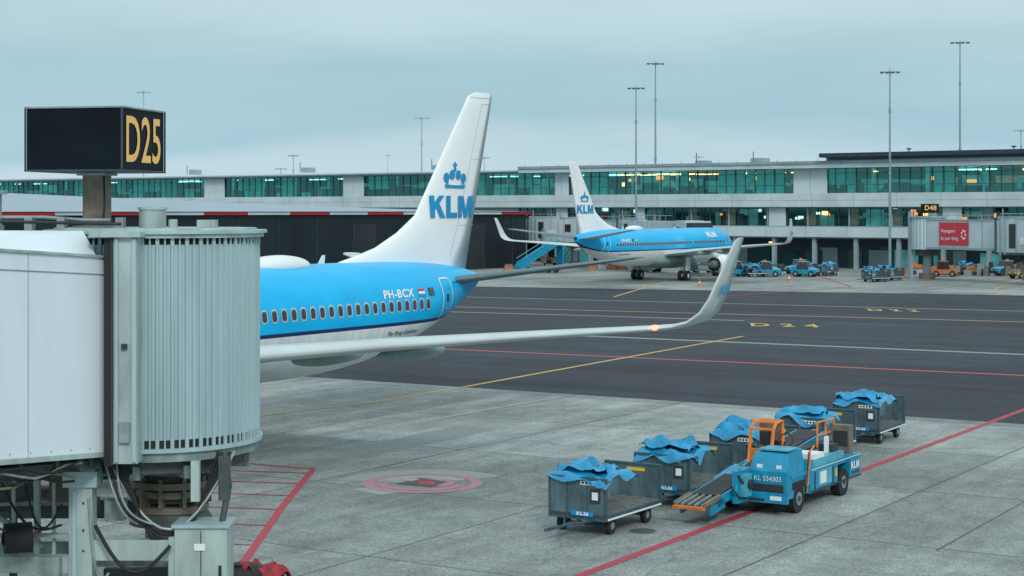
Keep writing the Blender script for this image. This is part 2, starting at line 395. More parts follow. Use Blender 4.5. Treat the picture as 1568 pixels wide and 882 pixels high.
        # slat / aileron seams on the upper surface
        for (ya,sa),(yb,sb) in (((5.9,17.0),(16.0,22.35)),((6.0,19.3),(15.8,23.15))):
            V=[]
            for i in range(25):
                t=i/24; y=ya+(yb-ya)*t; s=sa+(sb-sa)*t
                le=np.interp(y,[5.8,9.5,13,16],[16.1,18.3,20.3,22.0]); te=np.interp(y,[5.8,9.5,13,16],[20.6,21.75,22.8,23.75]); T=np.interp(y,[5.8,9.5,13,16],[.55,.4,.28,.19]); zc=np.interp(y,[5.8,9.5,13,16],[3.38,3.72,4.0,4.22])
                c=(s-le)/(te-le); up=np.interp(c,[0,.02,.1,.3,.6,1],[0,.25,.44,.5,.36,.02])*T
                V+=[(s-.02,sg*y,zc+up+.012),(s+.02,sg*y,zc+up+.012)]
            mb.add(V,[(2*i,2*i+1,2*i+3,2*i+2) for i in range(24)],FAIR)
        # winglet logo on the inner and outer faces
        for off in (-.09,.09):
            fw=lambda a,b,off=off,sg=sg:(23.27+a+b*.35,sg*(17.5+b*.17+off),5.2+b)
            put_text(mb,'KLM',fw,.62,.28,KBLUE)
        # flap track fairings
        for y,e,z in ((6.0,21.75,3.12),(8.6,22.45,3.3)):
            mb.ell((e-1.75,sg*y,z),1.8,.2,.26,FAIR,16,12)
        # tailplane
        surf(mb,[(.3,33.9,37.0,4.78,.38),(1.0,34.2,37.2,4.88,.34),(6.9,37.4,38.75,5.72,.13),(7.15,37.75,38.8,5.76,.06)],sg,WINGD if sg<0 else WINGG)
        # engine + pylon
        prof=[(11.2,.86),(11.35,1.0),(12,1.10),(13.2,1.10),(14.3,.95),(15,.80)]
        ec=sg*4.83
        mb.rings([[(x,ec+r*math.cos(a),1.72+r*.93*math.sin(a)) for a in np.linspace(0,2*math.pi,25)[:-1]] for x,r in prof],WHITE,cap=False)
        mb.rings([[(x,ec+r*math.cos(a),1.72+r*.93*math.sin(a)) for a in np.linspace(0,2*math.pi,25)[:-1]] for x,r in ((11.2,.86),(11.6,.78),(12,.76))],DARK)
        mb.cyl((14.9,ec,1.72),(15.05,ec,1.72),.78,DARK,n=24)
        mb.cyl((14.6,ec,1.72),(16.0,ec,1.75),.52,STEEL,.33,20); mb.cyl((15.9,ec,1.75),(16.7,ec,1.75),.25,STEEL,.04,14)
        mb.hexa([(12.3,ec-.15,2.55),(17.2,ec-.12,2.8),(17.2,ec+.12,2.8),(12.3,ec+.15,2.55),(13.2,ec-.1,2.9),(17.8,ec-.1,3.2),(17.8,ec+.1,3.2),(13.2,ec+.1,2.9)],WHITE)
        # main gear
        g=18.5
        mb.cyl((g,sg*2.86,.56),(g-.2,sg*2.86,2.9),.11,STEEL); mb.cyl((g,sg*2.86,1.0),(g-.1,sg*1.7,2.2),.06,STEEL)
        mb.box(g-.6,g+.4,sg*3.32-.02,sg*3.32+.02,1.1,2.6,WHITE)
        for dy in (-.36,.36):
            y=sg*2.86+dy; mb.cyl((g,y-.18,.56),(g,y+.18,.56),.56,BLACK,n=22); mb.cyl((g,y-.19,.56),(g,y+.19,.56),.25,LABELW,n=14)
    mb.ell((15,0,5.68),.35,.12,.14,FRAMEM)
    mb.ell((24.7,0,5.66),1.7,.62,.40,WHITE,20,14)   # satcom radome
    mb.hexa([(27.0,-.02,5.68),(27.35,-.02,5.68),(27.35,.02,5.68),(27.0,.02,5.68),(27.25,-.012,6.0),(27.4,-.012,6.0),(27.4,.012,6.0),(27.25,.012,6.0)],WHITE)
    mb.cyl((4.4,0,.34),(4.3,0,2.2),.08,STEEL)
    for y in (-.2,.2): mb.cyl((4.4,y-.1,.34),(4.4,y+.1,.34),.34,BLACK,n=18)
    mb.ell((22.12,navside*16.1,4.26),.13,.10,.08,NAVR,10,8)
    return mb.build(name,loc,rot)
airliner('airliner',(-21.3,38.3,0),ANG,'PH-BCX',-1)
airliner('airliner.001',(26.1,202,0),ANG+math.pi,'PH-BXC',1)

# ------------------------------------------------------------------ ground
mb=MB(); mb.add([(-3000,-300,0),(3000,-300,0),(3000,5000,0),(-3000,5000,0)],[(0,1,2,3)],CONC); mb.build('ground')
mb=MB()
def VU(v,u): return (v*.53+u*.848, v*.848-u*.53)
a=VU(61,-160);b=VU(61,190)
mb.add([(*a,.004),(*b,.004),(180,104,.004),(-150,224,.004)],[(0,1,2,3)],ASPH); mb.build('asphalt_taxilane')
mk=MB()
def line(p,w,m,z=.008):
    for (x0,y0),(x1,y1) in zip(p[:-1],p[1:]):
        L=math.hypot(x1-x0,y1-y0); nx,ny=-(y1-y0)/L*w/2,(x1-x0)/L*w/2
        mk.add([(x0+nx,y0+ny,z),(x0-nx,y0-ny,z),(x1-nx,y1-ny,z),(x1+nx,y1+ny,z)],[(0,1,2,3)],m)
def ext(p,q,a,b):
    L=math.hypot(q[0]-p[0],q[1]-p[1]); d=((q[0]-p[0])/L,(q[1]-p[1])/L)
    return [(p[0]-d[0]*a,p[1]-d[1]*a),(q[0]+d[0]*b,q[1]+d[1]*b)]
line(ext((-4.3,134.4),(35,116.2),5,40),.34,PYEL)
line(ext((3.04,104),(27.1,89.8),0,40),.75,PGRY)
line(ext((-3.4,93.2),(23.6,78.4),30,40),.36,PREDA)
line(ext((0,148),(40,128),6,40),.55,PGRY)
line([(-5,128),(6,123),(16,117.5)],.6,PGRY)
line([(-9.4,62.9),(-5.4,67.5),(-1.95,73.5)],.16,PYEL,.012); line([(-1.95,73.5),(14,102.9)],.24,PYEL,.012); line(ext((-12.5,60.5),(-9.4,62.9),10,0),.16,PYEL,.012)
line(ext((1.37,35.3),(19.5,64.8),20,60),.24,PRED)
line([(-8.9,51.6),(-5.9,50.0)],.16,PRED); line([(-5.85,50.1),(-5.9,43.7),(-5.78,35.0)],.19,PRED)
for d in (49.2,47.3,45.3,43.2,41.0,38.6,36.2): line([(-8.6,d+.55),(-5.95,d)],.10,PRED,.012)
def ring(r0,r1,m,z,a0=0,a1=2*math.pi,n=48):
    A=np.linspace(a0,a1,n+1)
    V=[(-2.5+r*math.cos(t),47.4+r*math.sin(t),z) for t in A for r in (r0,r1)]
    mk.add(V,[(2*i,2*i+1,2*i+3,2*i+2) for i in range(n)],m)
ring(.0,2.5,PATCHL,.004,.5,2.9); ring(1.36,1.68,PPINK,.008); ring(.98,1.3,PWHT,.008,.4,2.6); ring(.98,1.3,PPINK,.008,3.1,6.1); ring(.0,.9,PPINK,.008,-.9,.8)
mk.add([(-3.25,47.2,.012),(-2.2,46.7,.012),(-1.8,47.6,.012),(-2.6,48.3,.012)],[(0,1,2,3)],PBLK)
mk.add([(-2.65,47.15,.016),(-2.15,47.05,.016),(-2.15,47.6,.016),(-2.6,47.7,.016)],[(0,1,2,3)],PRED)
mk.add([(-3.1,47.9,.016),(-2.8,47.7,.016),(-2.6,48.0,.016),(-2.9,48.2,.016)],[(0,1,2,3)],PWHT)
line([(-3.6,50.4),(-.2,56.0)],.10,PWHT); line([(-4.1,46.6),(-3.2,45.7)],.8,PATCHL,.004); line([(-3.8,60.5),(2.0,69.5)],.2,PWHT)
line([(-4.5,54),(-1.2,59.6)],1.6,PATCH,.004); line([(3,51),(5.5,55)],2.2,PATCHL,.004); line([(14,42),(17,46.7)],2.8,PATCH,.004); line([(9.5,38.0),(13.4,44.4)],.05,PBLK,.004)
for x,y in ((3.1,40.3),(10.3,54.3),(20.5,57)):
    mk.add([(x+.36*math.cos(t),y+.36*math.sin(t),.008) for t in np.linspace(0,2*math.pi,20)[:-1]],[tuple(range(19))],STEEL)
    mk.add([(x+.31*math.cos(t),y+.31*math.sin(t),.012) for t in np.linspace(0,2*math.pi,20)[:-1]],[tuple(range(19))],PBLK)
# painted stand numbers on taxilane
for x0,y0,W,H,t in ((15.8,112,4.3,3.0,'D 2 4'),(27.2,129,3.6,2.8,'D 2 2')):
    put_text(mk,t,lambda a,b: (x0+a+.1*b,y0+b-.3*a,.012),W,H,PYEL,.02)
# red lines on the far apron
line([(18,150),(34,170),(36,200)],.3,PRED); line([(30,160),(60,150)],.3,PRED); line([(9,150),(17,185)],.25,PYEL,.012); line([(45,160),(57,190)],.25,PYEL,.012)
mk.build('apron_markings')

# ------------------------------------------------------------------ main pier building
def pier():
    mb=MB(); T0,T1=-170,120
    mb.box(T0,T1,-.9,.0,8.1,9.95,FARW)                      # spandrel band
    mb.box(T0,T1,-.95,-.9,8.05,8.15,MULL)
    mb.box(T0,T1,-.92,-.9,9.0,9.04,FARG)
    for x in np.arange(T0,T1,6.0): mb.box(x,x+.05,-.915,-.9,8.15,9.95,FARG)
    mb.box(T0,T1,0,24,9.7,9.9,FARG)                          # floor
    mb.box(-8,T1,-1.6,24,13.25,13.85,FARW); mb.box(-8,T1,-1.8,24.2,13.85,14.2,FARG)   # roof
    mb.box(T0,-8,-1.2,24,13.25,13.5,FARG); mb.box(T0,-8,-1.4,24.2,13.5,13.72,FARW)
    mb.box(T0,T1,-1.22,-1.2,13.2,13.32,MULL)
    mb.box(41.9,T1,-2.6,20,14.6,15.15,ROOFD); mb.box(41.9,T1,-.5,18,14.2,14.6,FARG)
    mb.box(T0,T1,11,11.3,9.9,13.25,INTD)
    mb.add([(T0,0.05,9.95),(T1,0.05,9.95),(T1,.05,13.25),(T0,.05,13.25)],[(0,1,2,3)],GLASS)
    t=T0; i=0
    panels=[(-77.2,-72.3),(-44.5,-40.1),(-2.2,0.2),(37,41.9),(-108,-103)]
    while t<T1:
        w=.16 if i%4==0 else .06
        mb.box(t-w/2,t+w/2,-.06,.04,9.95,13.25,MULL); t+=1.5; i+=1
    mb.box(T0,T1,-.09,-.061,11.0,11.08,MULL); mb.box(T0,T1,-.09,-.061,12.55,12.62,MULL)
    for a,b in panels: mb.box(a,b,-.3,-.1,9.96,13.24,FARW); mb.box((a+b)/2-.03,(a+b)/2+.03,-.32,-.3,9.96,13.24,FARG)
    r=random.Random(3)
    BT=mat('blind_teal_glow',(.03,.30,.28),.7,var=.3,emit=.15); WT=mat('wall_tan_glow',(.50,.33,.18),.7,var=.3,scale=1,emit=.22)  # blinds and walls glow by themselves, imitating light inside the rooms
    # interior: ceiling lamps, columns, seating, people-height clutter
    for k in range(46):
        x=r.uniform(-150,110); y0=r.uniform(2,8); x1=x+r.uniform(1.5,5)
        mb.box(x,x1,y0,y0+.5,12.85,13.02,LAMPC)
    for k in range(44):   # rows of warm ceiling lamps in the right hand hall
        x=r.choice((r.uniform(26,37),r.uniform(43,112),r.uniform(43,112),r.uniform(8,24))); y0=r.choice((1.5,2.8,4.2)); mb.box(x,x+r.uniform(.6,2.4),y0,y0+.12,12.70,12.88,LAMPW)
    for k in range(20):
        x=r.uniform(2,108); z=r.uniform(11,12.2); y=r.uniform(2,9)
        mb.box(x,x+r.uniform(.5,1.4),y,y+.1,z,z+r.uniform(.3,.7),r.choice((LAMPO,LAMPW,LAMPO,INTL)))
    for k in range(9):
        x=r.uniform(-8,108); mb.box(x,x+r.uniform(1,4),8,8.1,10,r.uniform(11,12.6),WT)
    for k in range(90):
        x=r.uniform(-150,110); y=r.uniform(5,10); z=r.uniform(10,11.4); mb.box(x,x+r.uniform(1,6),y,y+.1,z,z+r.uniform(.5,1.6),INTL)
    for k in range(200):
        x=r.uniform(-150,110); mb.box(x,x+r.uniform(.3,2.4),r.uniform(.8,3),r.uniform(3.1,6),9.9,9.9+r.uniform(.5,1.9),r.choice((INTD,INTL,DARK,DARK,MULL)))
    for k in range(40):
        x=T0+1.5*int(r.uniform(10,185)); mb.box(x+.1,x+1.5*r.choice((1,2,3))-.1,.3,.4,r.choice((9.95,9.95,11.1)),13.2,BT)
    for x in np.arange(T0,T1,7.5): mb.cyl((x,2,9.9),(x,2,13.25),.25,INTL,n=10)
    # level one
    A=-9
    mb.box(A,T1,-.75,-.0,4.15,5.45,FARW); mb.box(A,T1,-.35,-.0,5.45,5.6,FARG)
    for x in np.arange(A,T1,6.0): mb.box(x,x+.05,-.765,-.75,4.15,5.45,FARG)
    mb.box(A,T1,0,12,5.2,5.4,FARG); mb.box(A,T1,8,8.2,5.4,8.1,INTD)
    mb.add([(A,.05,5.6),(T1,.05,5.6),(T1,.05,8.1),(A,.05,8.1)],[(0,1,2,3)],GLASS1)
    for i,x in enumerate(np.arange(A,T1,1.5)):
        w=.2 if i%4==0 else .07; mb.box(x-w/2,x+w/2,-.08,.04,5.6,8.1,FARG if i%4==0 else MULL)
    for a,b in ((33.3,35.8),(58,60.5),(-2,0),(12,13.4)): mb.box(a,b,-.3,-.1,5.61,8.05,FARW)
    for k in range(50):
        x=r.uniform(A,T1); z=r.uniform(6.3,7.6); y=r.uniform(1.5,6)
        mb.box(x,x+r.uniform(.4,1.1),y,y+.1,z,z+r.uniform(.25,.55),r.choice((LAMPO,LAMPW,LAMPC,INTL,LAMPO)))
    for k in range(18):
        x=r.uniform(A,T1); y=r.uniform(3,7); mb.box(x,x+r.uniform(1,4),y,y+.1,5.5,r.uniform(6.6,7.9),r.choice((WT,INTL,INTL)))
    for k in range(90):
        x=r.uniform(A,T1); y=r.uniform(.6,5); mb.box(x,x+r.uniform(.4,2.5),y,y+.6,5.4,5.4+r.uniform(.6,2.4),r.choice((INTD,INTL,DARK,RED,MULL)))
    for k in range(20):
        x=A+5+k*6.1; mb.box(x,x+1.4,.12,.2,5.7,7.9,mat('curtain_tan',(.30,.21,.15),.8,var=.3))
    # ground floor: recess, columns, doors
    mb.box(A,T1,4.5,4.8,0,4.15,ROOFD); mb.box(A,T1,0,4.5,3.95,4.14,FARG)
    for x in np.arange(A+1,T1,6.0): mb.box(x-.25,x+.25,-.3,.25,0,4.14,FARG)
    for k in range(34):
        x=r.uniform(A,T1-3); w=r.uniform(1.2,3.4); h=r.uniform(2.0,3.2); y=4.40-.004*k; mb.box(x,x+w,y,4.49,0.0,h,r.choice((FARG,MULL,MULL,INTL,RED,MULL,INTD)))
    for k in range(14):
        x=r.uniform(A,T1-3); mb.box(x,x+.7,4.0,4.1,3.2,3.35,r.choice((LAMPW,LAMPC)))
    mb.box(T0,A,-.3,0,0,8.1,FARG)
    mb.box(T0,T1,24,24.3,0,13.4,FARG); mb.box(T0-.3,T0,0,24,0,13.4,FARG); mb.box(T1,T1+.3,0,24,0,14,FARG)
    # roof clutter
    for x in (-60,-31,18,27,65,75,-88): 
        w=r.uniform(1,3); mb.box(x,x+w,6,8,14.2,14.7+r.random()*.4,FARG); mb.cyl((x+w/2,5,14.2),(x+w/2,5,15.9),.06,MULL)
    for x in (52,66): mb.cyl((x,3,15.1),(x,3,15.7),.08,MULL); mb.ell((x,3,15.7),.35,.35,.12,MULL)
    for x in np.arange(-7,42,3.0): mb.cyl((x,-1.2,14.2),(x,-1.2,14.5),.03,MULL,n=5)
    mb.build('terminal_pier_building',(8.3,250,0),math.radians(-36.87))
pier()
# dark low building with curved metal roof
def hall():
    mb=MB(); C=Vector((1.9,230,0)); d=Vector((-.615,-.788,0)); nn=Vector((-.788,.615,0)); L=125
    m_=mat('dark_cladding',(.010,.018,.025),.35,var=.35,scale=.15,stretch=(1,1,.1))
    m2=mat('dark_cladding_panel',(.022,.03,.038),.4,var=.3,scale=.2)
    P=lambda a,b,z: C+d*a+nn*b+Vector((0,0,z))
    mb.hexa([P(0,0,0),P(L,0,0),P(L,30,0),P(0,30,0),P(0,0,7.15),P(L,0,7.15),P(L,30,7.15),P(0,30,7.15)],m_)
    for a in np.arange(3,L,6.2): mb.hexa([P(a,-.06,0),P(a+.12,-.06,0),P(a+.12,0,0),P(a,0,0),P(a,-.06,7.1),P(a+.12,-.06,7.1),P(a+.12,0,7.1),P(a,0,7.1)],ROOFD)
    for a in (9,30,52): mb.hexa([P(a,-.05,0),P(a+4,-.05,0),P(a+4,0,0),P(a,0,0),P(a,-.05,6),P(a+4,-.05,6),P(a+4,0,6),P(a,0,6)],m2)
    i=0; a=-.4
    while a<L:
        w=6.5; m=RED if i%2==0 else FARW
        mb.hexa([P(a,-.6,7.16),P(a+w,-.6,7.16),P(a+w,.3,7.16),P(a,.3,7.16),P(a,-.6,7.5),P(a+w,-.6,7.5),P(a+w,.3,7.5),P(a,.3,7.5)],m); a+=w; i+=1
    m,nt,b=newmat('standing_seam_roof'); v=coords(nt,(1,1,1),(0,0,math.radians(-38)))
    sp=N(nt,'ShaderNodeSeparateXYZ'); nt.links.new(v,sp.inputs[0])
    w=math_(nt,'LESS_THAN',math_(nt,'FRACT',math_(nt,'MULTIPLY',sp.outputs[1],.7)),.2)
    c=mixc(nt,w,(.34,.43,.51),(.16,.23,.29)); c=mixc(nt,maprange(nt,noise(nt,v,.2,5),.3,.7,0,.4),c,(.20,.28,.34)); nt.links.new(c,b.inputs['Base Color'])
    b.inputs['Roughness'].default_value=.45
    R=[]
    for a in np.linspace(-.8,L,40):
        hm=.15+2.5*min(1,max(0,a)/80); R.append([P(a,-.8+31*q,7.54+hm*math.sin(q*math.pi/2)) for q in np.linspace(0,1,14)])
    mb.rings(R,m,cap=False,closed=False)
    mb.build('hangar_hall')
hall()

# ------------------------------------------------------------------ light masts
def mast_mesh(h,k,P):
    mb=MB(); q=k*.8; mb.cyl((0,0,0),(0,0,h*.5),.24*q,P,.17*q,10); mb.cyl((0,0,h*.5),(0,0,h),.17*q,P,.09*q,10)
    mb.cyl((0,0,h*.5-.15),(0,0,h*.5+.15),.24*q,P,n=10); mb.cyl((0,0,h*.8),(0,0,h*.8+.5),.2*q,P,n=10)
    k*=.72
    mb.box(-1.5*k,1.5*k,-.08,.08,h-.1,h+.06,P); mb.box(-.08,.08,-1.2*k,1.2*k,h-.1,h+.06,P)
    for x in (-1.35,-.45,.45,1.35):
        mb.hexa([((x-.28)*k,-.5*k,h-.3*k),((x+.28)*k,-.5*k,h-.3*k),((x+.28)*k,.5*k,h-.12*k),((x-.28)*k,.5*k,h-.12*k),((x-.22)*k,-.4*k,h-.02*k),((x+.22)*k,-.4*k,h-.02*k),((x+.22)*k,.4*k,h+.1*k),((x-.22)*k,.4*k,h+.1*k)],DARK if P is POLE else FARG)
    mb.cyl((0,0,h),(0,0,h+.5),.04,P,n=6)
    return mb
for x,y,h,k in ((16.95,232,24.4,1),(45.4,204,24.3,1),(24.5,290,32.8,1.25),(75.2,285,35.9,1.35),(-16.5,310,24.6,1.2),(-71.6,330,30.7,1.1),(-66.6,517,24.5,1.5),(-81.7,600,22.6,1.8),(-8.4,517,23.8,1.3),(56.9,517,24.1,1.3),(104.9,350,24.2,1.3),(-41,560,26,.8)):
    mast_mesh(h,k,POLE if y<300 else POLEF).build('light_mast',(x,y,0),random.uniform(-.3,.3))

# ------------------------------------------------------------------ distant boarding bridges
def bridge(name,p0,p1,z,red=None,port=False,hs=0):
    mb=MB(); L=math.hypot(p1[0]-p0[0],p1[1]-p0[1]); rot=math.atan2(p1[1]-p0[1],p1[0]-p0[0])
    T=z+2.7+hs
    mb.cyl((0,0,z-.2),(0,0,T+.3),1.9,FARW,n=28); mb.cyl((0,0,T+.3),(0,0,T+.45),2.1,FARG,n=28); mb.cyl((0,0,0),(0,0,z-.2),.45,FARG)
    for k in range(28):
        a=2*math.pi*k/28; mb.box(-.04,.04,-.03,.03,z-.1,T+.25,FARG,Matrix.Translation((1.9*math.cos(a),1.9*math.sin(a),0)))
    mb.box(-.9,-.5,-1.95,-1.55,0,T+1,FARG); mb.box(-.7,-.3,1.2,1.6,z-.2,T+.8,FARG); mb.cyl((0,0,z-.9),(0,0,z-.25),1.3,JDK,n=20); mb.cyl((0,0,0),(0,0,.7),.9,TAN,n=16)
    a,b=1.5,L*.5
    mb.box(a,b,-1.35,1.35,z+.1,T,FARW); mb.box(a,b,-1.42,1.42,z-.15,z+.1,FARG); mb.box(a,b,-1.42,1.42,T,T+.12,FARG)
    mb.box(b-.5,L-2.2,-1.65,1.65,z-.25,T+.05,FARW); mb.box(b-.5,L-2.2,-1.72,1.72,z-.5,z-.25,JDK)
    for q in (0,.7,1.4): mb.box(b-.6+q,b-.4+q,-1.78,1.78,z-.5,T+.2,FARG if q else MULL)
    for x in np.arange(b+2.4,L-2.4,1.3): mb.box(x,x+.07,-1.69,-1.65,z-.25,T+.05,FARG)
    mb.box(b+1.4,b+2.3,-1.70,-1.65,z+.2,T-.3,DARK); mb.box(b+3.0,b+4.6,-1.74,-1.69,z+.6,z+1.3,LABELW)
    mb.cyl((b,-1.2,T+.1),(b,-1.2,T+1.3),.06,FARG); mb.box(b-1.5,b+3,-.5,.5,T+.05,T+.5,FARG)
    mb.tube([(a,-1.3,T+.6),(b-1,-1.3,T+.6)],.04,FARG,5); mb.tube([(b,-1.5,T+.75),(L-3,-1.5,T+.75)],.04,FARG,5)
    for x in np.arange(a,L-3,1.6): mb.cyl((x,-1.3 if x<b else -1.5,T),(x,-1.3 if x<b else -1.5,T+.7),.03,FARG,n=5)
    mb.cyl((L-1.4,0,z-.3),(L-1.4,0,T+.15),1.75,FARW,n=24); mb.box(L-1.4,L+.8,-1.7,1.7,z-.3,T+.1,FARW); mb.box(L+.8,L+1.4,-1.6,1.6,z-.1,T-.1,DARK)
    mb.box(L-1.6,L-.6,-1.78,-1.5,z+1.1,z+2.1,WDARK)
    for x in np.arange(a+2,b-.6,2.2): mb.box(x,x+.08,-1.39,-1.35,z+.1,T,FARG)
    if port:
        for x in np.arange(a+1.2,b-1,1.8): mb.cyl((x,-1.39,z+1.6),(x,-1.36,z+1.6),.35,WDARK,n=16)
    if red:
        r0,r1=red; mb.box(r0,r1,-1.45,-1.40,z+.35,T-.2,REDADV)
        put_text(mb,'Voyagers',lambda u,v:(r0+.25+u,-1.47,z+1.6+v),(r1-r0)*.5,.5,LABELW,.01); put_text(mb,'do your thing.',lambda u,v:(r0+.25+u,-1.47,z+.8+v),(r1-r0)*.62,.5,LABELW,.01)
        for k in range(7): 
            t=k*.9; mb.cyl((r1-.7+.3*math.cos(t),-1.47,z+1.5+.45*math.sin(t)),(r1-.7+.3*math.cos(t),-1.455,z+1.5+.45*math.sin(t)),.12,LABELW,n=8)
    x=L*.66
    for s in (-1,1): mb.box(x-.2,x+.2,s*1.9-.15,s*1.9+.15,.6,z+1.5,FARG); mb.box(x-.35,x+.35,s*1.9-.25,s*1.9+.25,.5,1.6,TAN)
    mb.box(x-.3,x+.3,-2.0,2.0,.9,1.3,JDK); mb.box(x-1.6,x+1.6,-.7,.7,.5,1.15,TAN); mb.box(x-.8,x+.8,-1.2,1.2,z-1.2,z-.5,JDK); mb.box(x-.9,x+.5,-1.9,-1.5,1.3,2.1,TAN)
    for s in (-1,1):
        for q in (-.3,.3): mb.cyl((x,s*.9+q-.15,.5),(x,s*.9+q+.15,.5),.5,BLACK,n=18)
    mb.tube([(x-1.5,-1.3,z-.4),(x-.8,-1.4,z-1.6),(x,-1.3,1.3)],.08,BLACK); mb.tube([(x-2.5,0,z-.5),(x-1.5,0,z-1.9),(x,0,1.2)],.1,BLACK)
    # service stairs
    for i in range(11): mb.box(L-2.4-i*.28,L-2.1-i*.28,1.9,2.7,z-.3-i*.32,z-.24-i*.32,FARG)
    mb.tube([(L-2.2,2.7,z+.7),(L-5.3,2.7,z-2.8)],.04,FARG); mb.tube([(L-2.2,1.9,z+.7),(L-5.3,1.9,z-2.8)],.04,FARG)
    return mb.build(name,(*p0,0),rot)
bridge('passenger_boarding_bridge.001',(46.2,189),(58.2,166),3.55,(3.6,8.1),hs=.3)
bridge('passenger_boarding_bridge.002',(8.6,231),(21.6,200.5),3.6,(5.5,10.5))
bridge('passenger_boarding_bridge.003',(-2,240),(9.5,229),3.7,None,True)
mb=MB(); mb.box(-1.0,1.0,-.4,.4,0,.95,SIGNK); mb.cyl((0,0,-7.5),(0,0,0),.12,FARG); put_text(mb,'D48',lambda a,b:(-.7+a,-.42,.18+b),1.4,.6,TYELLOW,.02); mb.build('gate_sign.001',(50.2,204.0,7.5))

# ------------------------------------------------------------------ near boarding bridge (gate D25)
def near_bridge():
    mb=MB(); C=Vector((-5.55,26.5,0)); Z=Vector((0,0,1))
    nr=92; z0,z1=4.12,7.2
    def ring(z,amp=.034,base=1.60):
        r=[]
        for i in range(nr):
            for f,q in ((0,0),(.30,0),(.42,1),(.88,1)):
                a=2*math.pi*(i+f)/nr; rr=base-amp*q; r.append((C.x+rr*math.cos(a),C.y+rr*math.sin(a),z))
        return r
    mb.rings([ring(z0+.1),ring(z1-.1)],JROT,cap=False,smooth=False)
    def disc(r,za,zb,m,n=72): mb.cyl((C.x,C.y,za),(C.x,C.y,zb),r,m,n=n)
    disc(1.555,z0-.02,z0+.12,BLACK); disc(1.555,z1-.12,z1,BLACK)
    for i in range(92):
        a=2*math.pi*(i+.15)/92; x,y=C.x+1.585*math.cos(a),C.y+1.585*math.sin(a); w=.012 if i%2 else .028
        mb.box(-w,w,-.018,.018,z0-.02,z0+.12,JROT,Matrix.Translation((x,y,0))@Matrix.Rotation(a+math.pi/2,4,'Z'))
        mb.box(-w,w,-.018,.018,z1-.12,z1,JROT,Matrix.Translation((x,y,0))@Matrix.Rotation(a+math.pi/2,4,'Z'))
    disc(1.66,z1,z1+.06,JG); disc(1.71,z1+.06,z1+.11,JROT); disc(1.55,z1+.11,z1+.14,JG)
    disc(1.64,z0-.08,z0-.02,JROT); disc(1.58,z0-.22,z0-.08,JGD); disc(1.38,z0-.42,z0-.22,JDK)
    # radial joists under floor
    for i in range(12):
        a=i*math.pi/6; mb.box(.3,1.45,-.05,.05,z0-.5,z0-.3,JGD,Matrix.Translation(C)@Matrix.Rotation(a,4,'Z'))
    cx=C.x+.25
    mb.cyl((cx,C.y,3.55),(cx,C.y,3.9),.60,TAN,.72,36); mb.cyl((cx,C.y,3.1),(cx,C.y,3.55),.46,JDK,.52,30)
    for z in (3.38,3.24,3.0): mb.cyl((cx,C.y,z-.05),(cx,C.y,z+.05),.56 if z<3.3 else .62,TAN,n=36)
    mb.cyl((cx,C.y,2.75),(cx,C.y,3.0),.66,JDK,.50,30); mb.cyl((cx,C.y,0),(cx,C.y,2.75),.42,JGD,n=30)
    for i in range(10):
        a=i*math.pi/5+.2; mb.box(.42,.60,-.03,.03,3.05,3.5,TAN,Matrix.Translation((cx,C.y,0))@Matrix.Rotation(a,4,'Z'))
    # tunnel towards the pier: sloping white clad box
    A=Vector((-8.5,18.1,0)); B=Vector((-5.90,24.75,0)); d=(B-A).normalized(); nn=Vector((-d.y,d.x,0))
    def T(a,b,z): return A+d*a+nn*b+Z*z
    L=(B-A).length
    tb,bb=lambda a:7.36-.063*a, lambda a:4.72-.088*a
    def slab(a0,a1,b0,b1,lo0,lo1,hi0,hi1,m): mb.hexa([T(a0,b0,lo0),T(a1,b0,lo1),T(a1,b1,lo1),T(a0,b1,lo0),T(a0,b0,hi0),T(a1,b0,hi1),T(a1,b1,hi1),T(a0,b1,hi0)],m)
    slab(0,L,0,2.9,bb(0),bb(L),tb(0),tb(L),JW)
    slab(0,L,-.03,2.93,tb(0),tb(L),tb(0)+.04,tb(L)+.04,JG)
    slab(0,L-.05,-.015,.0,tb(0)-.24,tb(L)-.24,tb(0)-.228,tb(L)-.228,FARG)
    for a in (5.3,): slab(a,a+.012,-.006,0,bb(a),bb(a),tb(a)-.0,tb(a)-.0,FARG)
    for a in np.arange(.4,L,.45): slab(a,a+.02,-.012,0,bb(a)+.05,bb(a)+.05,bb(a)+.07,bb(a)+.07,FARG)
    slab(0,L,-.05,2.95,bb(0)-.07,bb(L)-.07,bb(0),bb(L),JG)
    # raised ridge roof
    mb.hexa([T(3.5,.5,tb(3.5)+.04),T(L-.1,.12,tb(L)+.04),T(L-.1,2.7,tb(L)+.04),T(3.5,2.7,tb(3.5)+.04),T(4.2,.9,tb(4)+.22),T(L-.1,.35,tb(L)+.40),T(L-.1,2.4,tb(L)+.40),T(4.2,2.4,tb(4)+.22)],JW)
    # services under tunnel
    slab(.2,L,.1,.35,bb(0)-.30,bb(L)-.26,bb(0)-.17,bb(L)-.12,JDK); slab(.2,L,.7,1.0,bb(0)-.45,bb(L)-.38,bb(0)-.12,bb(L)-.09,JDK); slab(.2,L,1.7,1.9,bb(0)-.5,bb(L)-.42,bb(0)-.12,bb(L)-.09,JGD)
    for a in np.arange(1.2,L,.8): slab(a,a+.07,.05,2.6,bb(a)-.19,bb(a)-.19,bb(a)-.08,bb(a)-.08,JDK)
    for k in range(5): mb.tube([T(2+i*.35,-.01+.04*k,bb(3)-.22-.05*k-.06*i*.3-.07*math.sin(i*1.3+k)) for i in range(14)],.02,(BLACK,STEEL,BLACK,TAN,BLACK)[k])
    # junction frame + rubber seal between tunnel and rotunda
    y0=24.55
    mb.box(-5.90,-5.80,y0,y0+.5,3.9,7.2,BLACK); mb.box(-5.80,-5.765,y0-.03,y0+.3,3.92,7.24,DARK)
